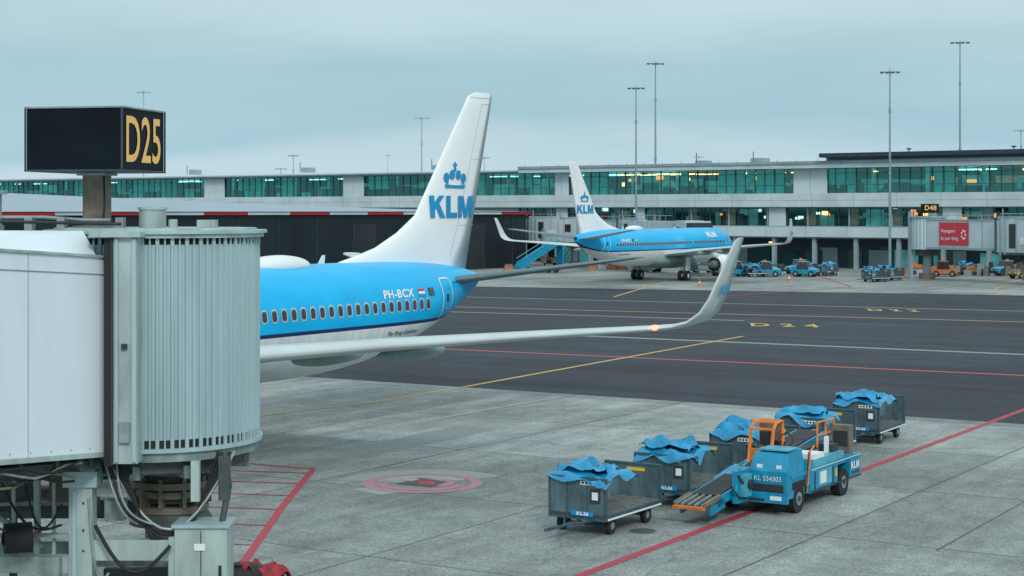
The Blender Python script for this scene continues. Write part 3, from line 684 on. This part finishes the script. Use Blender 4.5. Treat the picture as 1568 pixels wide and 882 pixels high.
    mb.box(-5.765,-5.42,y0,y0+.7,3.94,7.22,JG); mb.box(-5.74,-5.69,y0-.04,y0,3.97,7.2,JROT); mb.box(-5.49,-5.43,y0-.04,y0,3.97,7.2,JROT)
    mb.box(-6.1,-5.36,y0-.1,y0+1.2,7.22,7.30,JG); mb.box(-5.67,-5.52,y0-.06,y0,4.25,4.55,STEEL); mb.box(-5.64,-5.56,y0-.05,y0,5.6,5.68,DARK)
    # roof-top equipment
    mb.box(-8.25,-7.93,26.0,26.4,7.3,7.86,JG); mb.box(-8.32,-7.86,25.94,26.46,7.86,7.92,JROT); mb.box(-8.3,-7.9,25.98,26.42,7.3,7.38,JG)
    mb.cyl((-5.63,26.6,7.33),(-5.63,26.6,7.62),.21,JG,n=26); mb.cyl((-5.63,26.6,7.62),(-5.63,26.6,7.66),.23,JROT,n=26)
    mb.box(-4.9,-4.62,26.4,26.7,7.34,7.46,JG); mb.cyl((-5.25,26.3,7.34),(-5.25,26.3,7.47),.07,JG)
    mb.tube([(-7.9,26.2,7.5),(-7.2,26.2,7.5),(-6.6,26.2,7.46),(-6.2,26.2,7.46)],.03,STEEL); mb.tube([(-7.9,26.1,7.44),(-6.0,26.1,7.4)],.025,DARK)
    for x in (-7.5,-7.0,-6.1): mb.box(x,x+.12,26.1,26.3,7.3,7.5,STEEL)
    # legs and lower steelwork
    mb.box(-6.5,-6.16,24.9,25.2,0,3.65,JG); mb.box(-6.58,-6.08,24.85,25.25,3.55,3.78,JROT); mb.box(-6.55,-6.12,24.87,25.22,3.78,3.95,JG); mb.box(-6.44,-6.38,24.86,24.9,.1,3.5,JROT)
    for z in (3.3,2.9,2.6): mb.box(-6.3,-6.27,24.885,24.9,z,z+.03,DARK)
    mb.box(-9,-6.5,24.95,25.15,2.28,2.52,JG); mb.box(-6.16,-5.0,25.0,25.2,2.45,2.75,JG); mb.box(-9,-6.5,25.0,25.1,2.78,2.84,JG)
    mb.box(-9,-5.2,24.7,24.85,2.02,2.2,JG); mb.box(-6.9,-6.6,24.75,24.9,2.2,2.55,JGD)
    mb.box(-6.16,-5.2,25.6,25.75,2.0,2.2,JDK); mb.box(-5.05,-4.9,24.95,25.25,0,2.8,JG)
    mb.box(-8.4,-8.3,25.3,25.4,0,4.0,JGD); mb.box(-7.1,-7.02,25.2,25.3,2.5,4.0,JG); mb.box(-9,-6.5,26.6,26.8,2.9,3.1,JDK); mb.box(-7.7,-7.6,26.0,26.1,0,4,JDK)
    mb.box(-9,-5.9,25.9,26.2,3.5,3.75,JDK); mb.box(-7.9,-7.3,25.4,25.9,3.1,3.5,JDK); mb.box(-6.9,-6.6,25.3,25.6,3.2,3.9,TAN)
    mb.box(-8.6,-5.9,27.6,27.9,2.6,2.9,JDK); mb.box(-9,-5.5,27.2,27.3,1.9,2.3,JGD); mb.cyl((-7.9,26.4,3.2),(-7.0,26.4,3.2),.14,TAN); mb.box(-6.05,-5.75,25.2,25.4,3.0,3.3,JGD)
    for x in (-8.0,-7.4,-6.8): mb.box(x,x+.05,25.1,25.15,2.52,3.6,JG)
    mb.tube([(-8.9,25.2,3.9),(-7.0,25.3,2.6)],.05,JG); mb.tube([(-8.9,25.4,3.2),(-6.3,25.3,3.25)],.035,STEEL)
    mb.cyl((-7.36,24.6,2.85),(-7.0,24.75,2.85),.22,BLACK,n=24); mb.cyl((-7.38,24.6,2.85),(-7.37,24.6,2.85),.1,STEEL)
    # control cabinet
    mb.box(-4.95,-4.18,24.9,25.5,1.6,2.95,JG); mb.box(-4.99,-4.14,24.86,25.54,2.95,3.0,JROT); mb.box(-4.57,-4.555,24.89,24.9,1.6,2.9,JDK); mb.box(-4.66,-4.5,24.88,24.9,2.62,2.72,LABELW)
    mb.box(-4.3,-4.26,24.87,24.9,2.2,2.4,BLACK)
    # hanging cables
    def cat(p,q,sag,r,m,n=14,side=0):
        p=Vector(p);q=Vector(q); mb.tube([p.lerp(q,i/n)+Vector((side*math.sin(math.pi*i/n),-.12*math.sin(math.pi*i/n),-sag*math.sin(math.pi*i/n))) for i in range(n+1)],r,m)
    for k in range(5): cat((-5.95+.05*k,25.0,3.95),(-4.15-.06*k,25.4,4.0),1.08+.08*k,.024,BLACK if k else STEEL)
    for k in range(3): cat((-6.0+.09*k,24.95,4.0),(-5.5+.1*k,24.95,3.0),.2,.018,(STEEL,BLACK,STEEL)[k],side=-.05*k)
    cat((-6.1,24.85,3.0),(-5.0,24.85,2.7),.5,.03,BLACK); cat((-6.2,24.85,3.4),(-5.9,24.85,2.3),.5,.02,STEEL); cat((-7.6,24.9,3.9),(-6.6,24.9,3.0),.4,.02,BLACK); cat((-7.2,24.9,3.9),(-6.6,24.9,3.3),.6,.018,BLACK); cat((-8,24.9,3.6),(-6.9,24.9,2.9),.3,.018,mat('red_cable',(.4,.06,.04)))
    mb.tube([(-4.3,25.4,4.0),(-4.22,25.3,3.5),(-4.3,25.2,3.0)],.05,JDK); mb.box(-4.36,-4.2,25.2,25.35,3.3,3.95,JDK); mb.box(-4.75,-4.62,25.1,25.2,3.3,3.9,JG)
    mb.build('passenger_boarding_bridge',bevel=.008)
near_bridge()
# D25 gate sign
mb=MB(); c0=Vector((-5.88,25.6,0)); e1=Vector((-.978,.2087,0)); e2=Vector((.2087,.978,0)); a=1.596
def B(u,v,z): return c0+e1*u+e2*v+Vector((0,0,z))
zb,zt=8.20,9.19
def bx(u0,u1,v0,v1,z0,z1,m): mb.hexa([B(u0,v0,z0),B(u1,v0,z0),B(u1,v1,z0),B(u0,v1,z0),B(u0,v0,z1),B(u1,v0,z1),B(u1,v1,z1),B(u0,v1,z1)],m)
bx(.02,a-.02,.02,a-.02,zb+.02,zt-.02,SIGNK)
for z in (zb,zt-.03): bx(-.01,a+.01,-.01,a+.01,z,z+.03,STEEL if z>9 else SIGNF)
for u in (-.008,a-.02):
    for v in (-.008,a-.02): bx(u,u+.028,v,v+.028,zb+.03,zt-.03,SIGNF)
put_text(mb,'D25',lambda x,y:B(.008,.17+x,zb+.14+y),1.26,.72,TYELLOW,.01)
bx(.62,.95,.62,.95,7.36,zb,TAN); bx(.5,1.07,.5,1.07,7.30,7.37,STEEL); bx(.55,1.02,.55,1.02,zb-.05,zb-.003,STEEL)
mb.tube([B(.55,.5,7.4),B(.52,.5,7.7),B(.58,.6,8.15)],.018,BLACK)
mb.build('gate_sign',bevel=.006)

# ------------------------------------------------------------------ baggage carts
def tarp(mb,x0,x1,y0,y1,zt,seed,m=TARP,amp=1,drop=.3):
    # thrown-back cover: soft lengthwise folds, hem falling over the edges
    r=random.Random(seed); nx,ny=60,60; ph=[r.uniform(0,6.3) for _ in range(12)]; V=[]
    def ridge(t): return (1-abs(math.sin(t)))**1.5
    for i in range(nx+1):
        for j in range(ny+1):
            u=i/nx;v=j/ny
            wob=.10*math.sin(5*v+ph[0])+.05*math.sin(13*v+ph[1])
            x=x0+(x1-x0)*u+wob*(u if u>.5 else .25); y=y0+(y1-y0)*v+.03*math.sin(6*u+ph[2])
            q=u*4.2+.9*math.sin(2.6*v+ph[3])+.3*math.sin(7*v+ph[4])
            p=v*3.1+.8*math.sin(3.1*u+ph[5])
            h=.085*ridge(q+ph[6])+.06*ridge(q*1.9-p+ph[7])+.055*ridge(p*1.5+ph[8])+.045*math.sin(3*u+2*v+ph[9])+.022*math.sin(17*u+9*v+ph[10])
            z=zt-.05+h*amp
            e=min(u,v,1-v)/.10; 
            if e<1: z-=drop*(1-e)**1.3*(.55+.35*math.sin(9*(u-v)+ph[11]))
            e2=(1-u)/.12
            if e2<1: z-=drop*.5*(1-e2)**1.5
            V.append((x,y,z))
    F=[(i*(ny+1)+j,i*(ny+1)+j+1,(i+1)*(ny+1)+j+1,(i+1)*(ny+1)+j) for i in range(nx) for j in range(ny)]
    mb.add(V,F,m,True)
def cart(seed):
    mb=MB(); W=.78; L=2.75; r=random.Random(seed)
    mb.box(0,L,-W,W,.42,.50,BED); mb.box(.05,L-.05,-W-.02,-W,.36,.50,CARTF); mb.box(.05,L-.05,W,W+.02,.36,.50,CARTF)
    mb.box(.1,L-.1,-.45,-.37,.3,.42,CARTF); mb.box(.1,L-.1,.37,.45,.3,.42,CARTF)
    for x in np.arange(.3,L,.3): mb.box(x,x+.03,-W+.02,W-.02,.5,.512,STEEL)
    for x0,x1 in ((0,.045),(L-.045,L)):
        mb.box(x0,x1,-W,W,.38,1.32,CARTM)
        for y in (-W,W-.05): mb.box(x0-.02,x1+.02,y-.003,y+.053,.36,1.36,CARTF)
        mb.box(x0-.02,x1+.02,-W+.05,W-.05,1.31,1.36,CARTF); mb.box(x0-.015,x1+.015,-W+.05,W-.05,.36,.42,CARTF)
    for y in (-.27,.27): mb.box(-.014,0,y-.015,y+.015,.42,1.31,CARTF)
    # half-height box at the front end
    mb.box(.045,.95,W-.04,W-.006,.5,1.3,CARTM); mb.box(.045,.55,-W,-W+.03,.95,1.3,CARTM); mb.box(.95,L-.045,W-.03,W-.001,1.05,1.3,CARTM)
    # label holder, badge
    mb.box(-.03,-.015,-.62,-.36,.78,1.10,DARK); mb.box(-.04,-.03,-.58,-.42,.85,1.03,LABELW)
    mb.box(-.03,-.015,-.45,.15,.45,.56,KBLUE); put_text(mb,'KLM',lambda a,b:(-.033,.0-a,.465+b),.32,.08,LABELW)
    mb.box(-.03,-.015,-.55,-.1,1.18,1.28,LABELW)
    for k in range(4): mb.box(-.032,-.03,-.5+.1*k,-.44+.1*k,1.2,1.26,DARK)
    mb.box(L-.06,L-.048,-.35,.15,1.16,1.24,YEL)
    mb.box(.04,L-.04,-W-.032,-W-.02,.38,.42,LABELW)
    for x in (.45,L-.55):
        mb.cyl((x,-.66,.2),(x,.66,.2),.035,CARTF)
        for y in (-.7,.6): mb.cyl((x,y,.2),(x,y+.11,.2),.2,BLACK,n=20); mb.cyl((x,y-.006,.2),(x,y+.116,.2),.09,STEEL,n=12)
        mb.box(x-.12,x+.12,-.62,-.50,.2,.40,CARTF); mb.box(x-.12,x+.12,.50,.62,.2,.40,CARTF)
    mb.tube([(.1,0,.32),(-.6,0,.30),(-1.45,0,.33)],.04,CARTF); mb.tube([(.1,.4,.34),(-.6,0,.31)],.03,CARTF); mb.tube([(.1,-.4,.34),(-.6,0,.31)],.03,CARTF)
    mb.box(L,L+.12,-.06,.06,.28,.38,CARTF)
    tarp(mb,-.09,1.35+r.uniform(-.1,.5),-W-.04,W+.06,1.42,seed,drop=.30)
    tarp(mb,-.02+r.uniform(0,.3),.85+r.uniform(-.1,.3),-W*.8,W*.95,1.54,seed+50,amp=1.4,drop=.16)
    return mb
P0=(1.53,39.9)
for i,t in enumerate((0,4.35,8.85,13.5,18.3)):
    cart(11+i).build('baggage_cart',(P0[0]+.53*t,P0[1]+.848*t,0),ANG+(-.01,.02,-.015,.01,.03)[i],bevel=.006)

# ------------------------------------------------------------------ belt loader
def loader():
    mb=MB()
    M=VBL
    # right hand nose cab
    mb.hexa([(0,0.02,.42),(1.15,0.02,.42),(1.15,1.05,.42),(0,1.05,.42),(.02,.03,1.1),(1.13,.03,1.2),(1.13,1.04,1.2),(.02,1.04,1.1)],M)
    mb.hexa([(.02,.03,1.1),(1.13,.03,1.2),(1.13,1.04,1.2),(.02,1.04,1.1),(.26,.08,1.52),(1.08,.08,1.58),(1.08,1.0,1.58),(.26,1.0,1.52)],M)
    mb.box(.35,1.04,.14,.94,1.57,1.61,VBL2)
    mb.box(-.05,.06,0,2.1,.32,.58,M); mb.box(-.07,-.05,.15,.45,.40,.50,LABELW); mb.box(-.07,-.05,1.7,1.95,.40,.50,LABELW); mb.box(-.06,-.05,.6,1.5,.36,.42,DARK)
    mb.box(-.012,.0,.12,.95,.62,.78,DARK)
    mb.hexa([(.02,1.1,.6),(1.2,1.1,.6),(1.2,2.08,.6),(.02,2.08,.6),(.1,1.1,.80),(1.2,1.1,.98),(1.2,2.08,.98),(.1,2.08,.80)],M)
    mb.box(.0,5.05,.12,2.0,.40,.62,DARK)
    mb.hexa([(1.16,0.0,.62),(1.45,0,.62),(1.45,1.0,.62),(1.16,1.0,.62),(1.16,0,1.25),(1.45,0,1.1),(1.45,1,1.1),(1.16,1,1.25)],M)
    # flanks with wheel arches
    mb.box(1.45,3.35,0,.95,.38,.98,M); mb.box(4.25,5.05,0,.95,.45,1.0,M); mb.box(3.35,4.25,0.05,.95,.86,1.0,M); mb.box(.25,1.45,-.01,.035,.90,1.0,M)
    mb.box(1.45,5.06,1.05,2.08,.42,.95,M)
    mb.box(1.9,4.0,.08,.85,.98,1.18,VBL2); mb.box(2.0,2.7,.12,.8,1.18,1.30,LABELW)
    mb.box(2.0,2.9,-.015,0,.5,.9,VBL2); mb.box(1.75,1.79,-.02,0,.45,.9,DARK); mb.box(3.0,3.03,-.02,0,.45,.9,DARK); mb.box(2.1,2.5,-.03,-.015,.55,.85,LABELW)
    for x in np.arange(4.4,5.0,.12): mb.box(x,x+.04,-.012,0,.5,.58,DARK)
    mb.box(3.2,3.3,-.012,0,.6,.8,YEL); mb.box(1.5,5.04,-.03,-.002,.40,.44,DARK); mb.box(1.5,5.0,-.018,-.016,.965,.985,LABELW)
    for x in (.75,3.85):
        for y in (.02,1.72): mb.cyl((x,y,.36),(x,y+.26,.36),.36,BLACK,n=26); mb.cyl((x,y-.012,.36),(x,y+.272,.36),.17,STEEL,n=16); mb.cyl((x,y-.03,.36),(x,y+.29,.36),.07,DARK,n=10)
    mb.box(.35,1.15,.0,.3,.62,.8,BLACK)
    # seat, steering, dash
    mb.box(1.55,2.0,1.05,1.5,.95,1.12,BLACK); mb.box(1.95,2.05,1.05,1.5,1.05,1.6,BLACK); mb.tube([(1.1,.6,1.5),(1.25,.6,1.7)],.025,BLACK)
    mb.tube([(1.3+.17*math.cos(a)*.4,.6+.19*math.sin(a),1.72+.17*math.cos(a)) for a in np.linspace(0,6.28,14)],.018,BLACK)
    # orange operator guard
    g=[(1.25,1.0,1.1),(1.42,1.0,1.95),(1.62,1.0,2.12),(2.0,1.0,2.12),(2.1,1.0,1.1)]
    mb.tube(g,.045,ORANGE); mb.tube([(x,y+.62,z) for x,y,z in g],.045,ORANGE)
    for p in (g[1],g[2],g[3]): mb.tube([p,(p[0],p[1]+.62,p[2])],.035,ORANGE)
    mb.box(1.28,1.33,1.05,1.6,1.15,1.45,ORANGE); mb.box(1.95,2.08,1.04,1.6,1.6,2.05,TAN); mb.box(1.7,1.9,1.2,1.5,1.5,1.85,DARK)
    # conveyor
    a=Vector((-2.25,1.6,.42)); b=Vector((5.4,1.6,1.38)); d=(b-a).normalized(); up=Vector((-d.z,0,d.x)); Lb=(b-a).length
    rot=Matrix(((d.x,0,up.x,a.x),(0,1,0,a.y),(d.z,0,up.z,a.z),(0,0,0,1)))
    mb.box(.9,Lb,-.34,.34,.03,.10,RUBBERB,rot)
    for k in range(4): mb.box(2.1+k*1.5,2.13+k*1.5,-.34,.34,.10,.106,DARK,rot)
    for y in (-.42,.36): mb.box(.7,Lb,y,y+.06,-.14,.08,VBL,rot)
    mb.box(.7,Lb,-.33,.33,-.12,-.04,DARK,rot)
    mb.hexa([rot@Vector(p) for p in ((0,-.42,0),(.9,-.42,-.05),(.9,.42,-.05),(0,.42,0),(0,-.42,.04),(.9,-.42,.06),(.9,.42,.06),(0,.42,.04))],DARK)
    for y in (-.36,-.18,.0,.18,.33): mb.box(.0,.9,y,y+.05,.05,.10,STEEL,rot)
    for y in (-.42,.38): mb.box(.0,.9,y,y+.05,.0,.13,TAN,rot)
    mb.box(-.08,.0,-.42,.42,-.02,.05,ORANGE,rot)
    mb.box(.3,1.1,-.42,-.36,-.25,0,VBL,rot); mb.box(.3,1.1,.36,.42,-.25,0,VBL,rot)
    mb.tube([(-1.2,1.35,.5),(.1,1.35,.45)],.05,DARK); mb.tube([(-1.2,1.85,.5),(.1,1.85,.45)],.05,DARK)
    mb.box(-.75,-.05,1.02,1.16,.35,1.15,VBL); mb.box(-.55,-.2,.88,1.02,.5,1.05,VBL2); mb.tube([(-.8,1.05,.6),(-.6,1.05,1.2),(-.1,1.05,1.3)],.03,VBL)
    mb.box(-.45,0,1.2,2.05,.35,.55,VBL); mb.cyl((-.35,.8,.8),(-.35,1.0,.8),.12,DARK)
    mb.tube([(-.75,1.0,1.05),(-.5,.95,.8),(-.2,.95,.7),(.1,1.0,.8)],.03,BLACK); mb.tube([(-.9,1.1,.75),(-.7,.98,.5),(-.3,.98,.45)],.025,BLACK)
    mb.tube([(2.5,1.6,.9),(3.2,1.6,1.05)],.05,STEEL); mb.tube([(4.6,1.35,.9),(5.0,1.35,1.3)],.04,STEEL); mb.tube([(4.6,1.85,.9),(5.0,1.85,1.3)],.04,STEEL)
    # right side upper deck & handrails
    mb.box(1.5,5.0,.80,1.1,1.20,1.27,RUBBERB)
    mb.tube([(1.5,.04,.95),(1.5,.04,1.45),(1.7,.04,1.5),(2.2,.2,1.5)],.025,ORANGE); mb.tube([(1.2,.0,.45),(1.25,-.02,1.0),(1.35,-.02,1.45)],.035,ORANGE)
    for x in (3.8,4.4,5.0): mb.tube([(x,.75,1.0),(x,.75,1.9)],.025,ORANGE)
    mb.tube([(3.8,.75,1.9),(5.0,.75,1.9)],.025,ORANGE); mb.tube([(3.8,.75,1.55),(5.0,.75,1.55)],.02,ORANGE); mb.box(4.75,5.04,.2,.7,1.0,1.75,TAN); mb.box(4.72,4.75,.25,.65,1.2,1.6,DARK)
    mb.box(3.3,3.5,.3,.36,1.18,1.6,LABELW); mb.box(3.5,3.9,.2,.6,1.18,1.38,DARK)
    put_text(mb,'KL 554303',lambda u,v:(-.01+.02*v,.90-u,.86+v),.72,.12,LABELW,.0)
    put_text(mb,'KLM',lambda u,v:(4.3+u,-.02,.64+v),.6,.2,LABELW)
    for y in (.2,.72): mb.box(.06,.12,y,y+.14,1.16,1.25,LABELW)
    mb.build('belt_loader',(6.84,42.1,0),ANG,bevel=.018)
loader()

# ------------------------------------------------------------------ distant ground equipment
def tug(M=VBL,M2=VBL2):
    mb=MB(); mb.box(0,3,-.8,.8,.35,.85,M); mb.hexa([(.9,-.75,.85),(2.2,-.75,.85),(2.2,.75,.85),(.9,.75,.85),(1.15,-.65,1.7),(2.1,-.65,1.7),(2.1,.65,1.7),(1.15,.65,1.7)],WDARK)
    mb.box(1.1,2.2,-.70,.70,1.7,1.78,M2); mb.hexa([(0,-.7,.85),(.9,-.7,.85),(.9,.7,.85),(0,.7,.85),(.1,-.6,.95),(.95,-.65,1.1),(.95,.65,1.1),(.1,.6,.95)],M2); mb.box(-.08,0,-.8,.8,.35,.55,DARK); mb.box(-.02,0,-.6,-.4,.62,.75,LABELW); mb.box(-.02,0,.4,.6,.62,.75,LABELW)
    mb.box(2.3,2.95,-.7,.7,.85,1.15,M); mb.box(1.6,2.0,-.02,.02,1.78,1.95,ORANGE)
    for x in (.6,2.4):
        for y in (-.85,.6): mb.cyl((x,y,.35),(x,y+.25,.35),.35,BLACK); mb.cyl((x,y-.01,.35),(x,y+.26,.35),.16,STEEL)
    return mb
for x,y,a in ((31.0,196,3.0),(35.2,195.5,2.7),(24.3,196.5,.3),(33.0,203,.4),(56.5,199,.3)): tug().build('baggage_tug',(x,y,0),a)
tug(mat('tug_orange',(.55,.17,.05),.45,var=.2),TAN).build('baggage_tug',(51.5,196,0),2.8)
tug(mat('tug_yellow',(.50,.34,.06),.45,var=.2),TAN).build('baggage_tug',(56,190,0),.4)
i=0
for x,y,a in ((27.0,196,.1),(29.2,200,.3),(33.8,199,.5),(37.9,181.5,.55),(40.2,185,.55),(22,207,.2),(36.8,198,1.2),(26,203,.2),(53,201,.2)):
    c=cart(40+i); c.build('baggage_cart',(x,y,0),a); i+=1
# blue passenger stairs
mb=MB(); mb.box(0,6,-1,1,.5,.8,VBL)
for k in range(14): mb.box(.6+k*.33,.95+k*.33,-.8,.8,.8+k*.19,.98+k*.19,VBL2)
for y in (-.9,.85):
    mb.hexa([(.4,y,.7),(5.4,y,3.4),(5.4,y+.05,3.4),(.4,y+.05,.7),(.4,y,1.3),(5.4,y,4.1),(5.4,y+.05,4.1),(.4,y+.05,1.3)],VBL)
    mb.tube([(.4,y,1.8),(5.4,y,4.5),(6.6,y,4.5)],.04,VBL2)
mb.box(5.4,6.6,-.9,.9,3.4,3.5,VBL2); mb.box(6.0,6.2,-.8,.8,.8,3.4,VBL)
for x in (1,5):
    for y in (-1,.8): mb.cyl((x,y,.4),(x,y+.2,.4),.4,BLACK)
mb.build('passenger_stairs_vehicle',(0.6,207,0),.5)
def cone(x,y,k=1):
    mb=MB(); mb.box(-.2*k,.2*k,-.2*k,.2*k,0,.05,ORANGE); mb.cyl((0,0,.05),(0,0,.7*k),.15*k,ORANGE,.03*k); mb.cyl((0,0,.3*k),(0,0,.42*k),.112*k,LABELW,.09*k); mb.build('traffic_cone',(x,y,0))
cone(29.6,181.5,1.3); cone(14,196); cone(44.5,192); cone(19,172)
def barrier(x,y,a,n):
    mb=MB()
    for k in range(n):
        mb.hexa([(k*1.3,-.25,0),(k*1.3+1.2,-.25,0),(k*1.3+1.2,.25,0),(k*1.3,.25,0),(k*1.3,-.1,.6),(k*1.3+1.2,-.1,.6),(k*1.3+1.2,.1,.6),(k*1.3,.1,.6)],mat('barrier_orange',(.45,.13,.05),.6,var=.3) if k%3!=1 else FARG)
        mb.box(k*1.3+.1,k*1.3+1.1,-.02,.02,.6,.9,TAN)
    mb.build('traffic_barrier',(x,y,0),a)
barrier(10,222,-.3,6); barrier(46.5,203,-.3,7); barrier(-1,214,.2,5); barrier(54,206,-.6,6)
# loading clutter by the far gates
mb=MB(); r=random.Random(5)
for k in range(64):
    x=r.uniform(0,16); y=r.uniform(0,6); w=r.uniform(.3,1.0); h=r.uniform(.3,1.5)
    mb.hexa([(x,y,0),(x+w,y,0),(x+w,y+.6,0),(x,y+.6,0),(x+.05,y+.05,h),(x+w-.05,y+.05,h),(x+w-.05,y+.5,h),(x+.05,y+.5,h)],r.choice((TAN,DARK,ORANGE,STEEL,JDK,TAN,ORANGE)))
mb.build('ground_equipment_pile',(46.5,202,0),-.5)
# red bag on the apron near the bridge
mb=MB(); RB=mat('red_fabric',(.36,.012,.03),.6,var=.4,scale=5,bmp=.5)
tarp(mb,-.45,.55,-.4,.4,.36,91,RB); mb.ell((-.35,-.1,.2),.55,.42,.26,BLACK); mb.ell((.15,.1,.16),.42,.36,.16,RB); mb.tube([(-.7,-.3,.3),(-.5,-.35,.45),(-.2,-.3,.42)],.03,BLACK); mb.build('red_tarpaulin',(-5.2,34.7,0),.2)

# ------------------------------------------------------------------ camera, world, sun
cam=bpy.data.cameras.new('camera'); co=bpy.data.objects.new('camera',cam); scene.collection.objects.link(co)
co.location=(0,0,7.6); co.rotation_euler=(math.radians(90),0,0)
cam.sensor_width=36; cam.lens=36*2600/1568; cam.shift_y=-118/1568; cam.clip_end=20000; cam.clip_start=.1
scene.camera=co
w=bpy.data.worlds.new('World'); scene.world=w; w.use_nodes=True; nt=w.node_tree; bg=nt.nodes['Background']
SEL,SAZ=math.radians(36),math.radians(165)
sky=N(nt,'ShaderNodeTexSky',sky_type='NISHITA'); sky.sun_disc=False; sky.sun_elevation=SEL; sky.sun_rotation=SAZ
tc=N(nt,'ShaderNodeTexCoord'); sp=N(nt,'ShaderNodeSeparateXYZ'); nt.links.new(tc.outputs['Generated'],sp.inputs[0])
mp=N(nt,'ShaderNodeMapping'); mp.inputs['Scale'].default_value=(2.2,2.2,13); nt.links.new(tc.outputs['Generated'],mp.inputs[0])
n1=noise(nt,mp.outputs[0],1.1,5,.5)
zz=math_(nt,'ADD',sp.outputs[2],maprange(nt,n1,.3,.7,-.03,.03))
cr=N(nt,'ShaderNodeValToRGB'); nt.links.new(maprange(nt,zz,-.02,.6,0,1),cr.inputs[0])
E=cr.color_ramp.elements
def sc(z): return (z+.02)/.62
E[0].position=0; E[0].color=(.54,.71,.78,1)
E[1].position=1; E[1].color=(.77,.92,.97,1)
for z,c in ((.02,(.53,.71,.79)),(.045,(.36,.575,.675)),(.075,(.38,.585,.67)),(.12,(.485,.66,.71)),(.2,(.55,.715,.75))):
    e=E.new(sc(z)); e.color=(*c,1)
cl=maprange(nt,n1,.3,.7,.92,1.07)
vm=N(nt,'ShaderNodeVectorMath',operation='SCALE'); nt.links.new(cr.outputs[0],vm.inputs[0]); nt.links.new(math_(nt,'MULTIPLY',cl,10.2),vm.inputs['Scale'])
c=mixc(nt,.94,sky.outputs[0],vm.outputs[0]); nt.links.new(c,bg.inputs[0]); bg.inputs[1].default_value=.1
sl=bpy.data.lights.new('sun','SUN'); so=bpy.data.objects.new('sun',sl); scene.collection.objects.link(so)
sl.energy=1.5; sl.angle=math.radians(14); sl.color=(1,.975,.93)
# sun azimuth: behind the camera
dirv=Vector((math.sin(SAZ)*math.cos(SEL),math.cos(SAZ)*math.cos(SEL),math.sin(SEL)))
so.rotation_euler=dirv.to_track_quat('Z','Y').to_euler()
scene.view_settings.view_transform='Standard'; scene.view_settings.look='None'; scene.view_settings.exposure=0
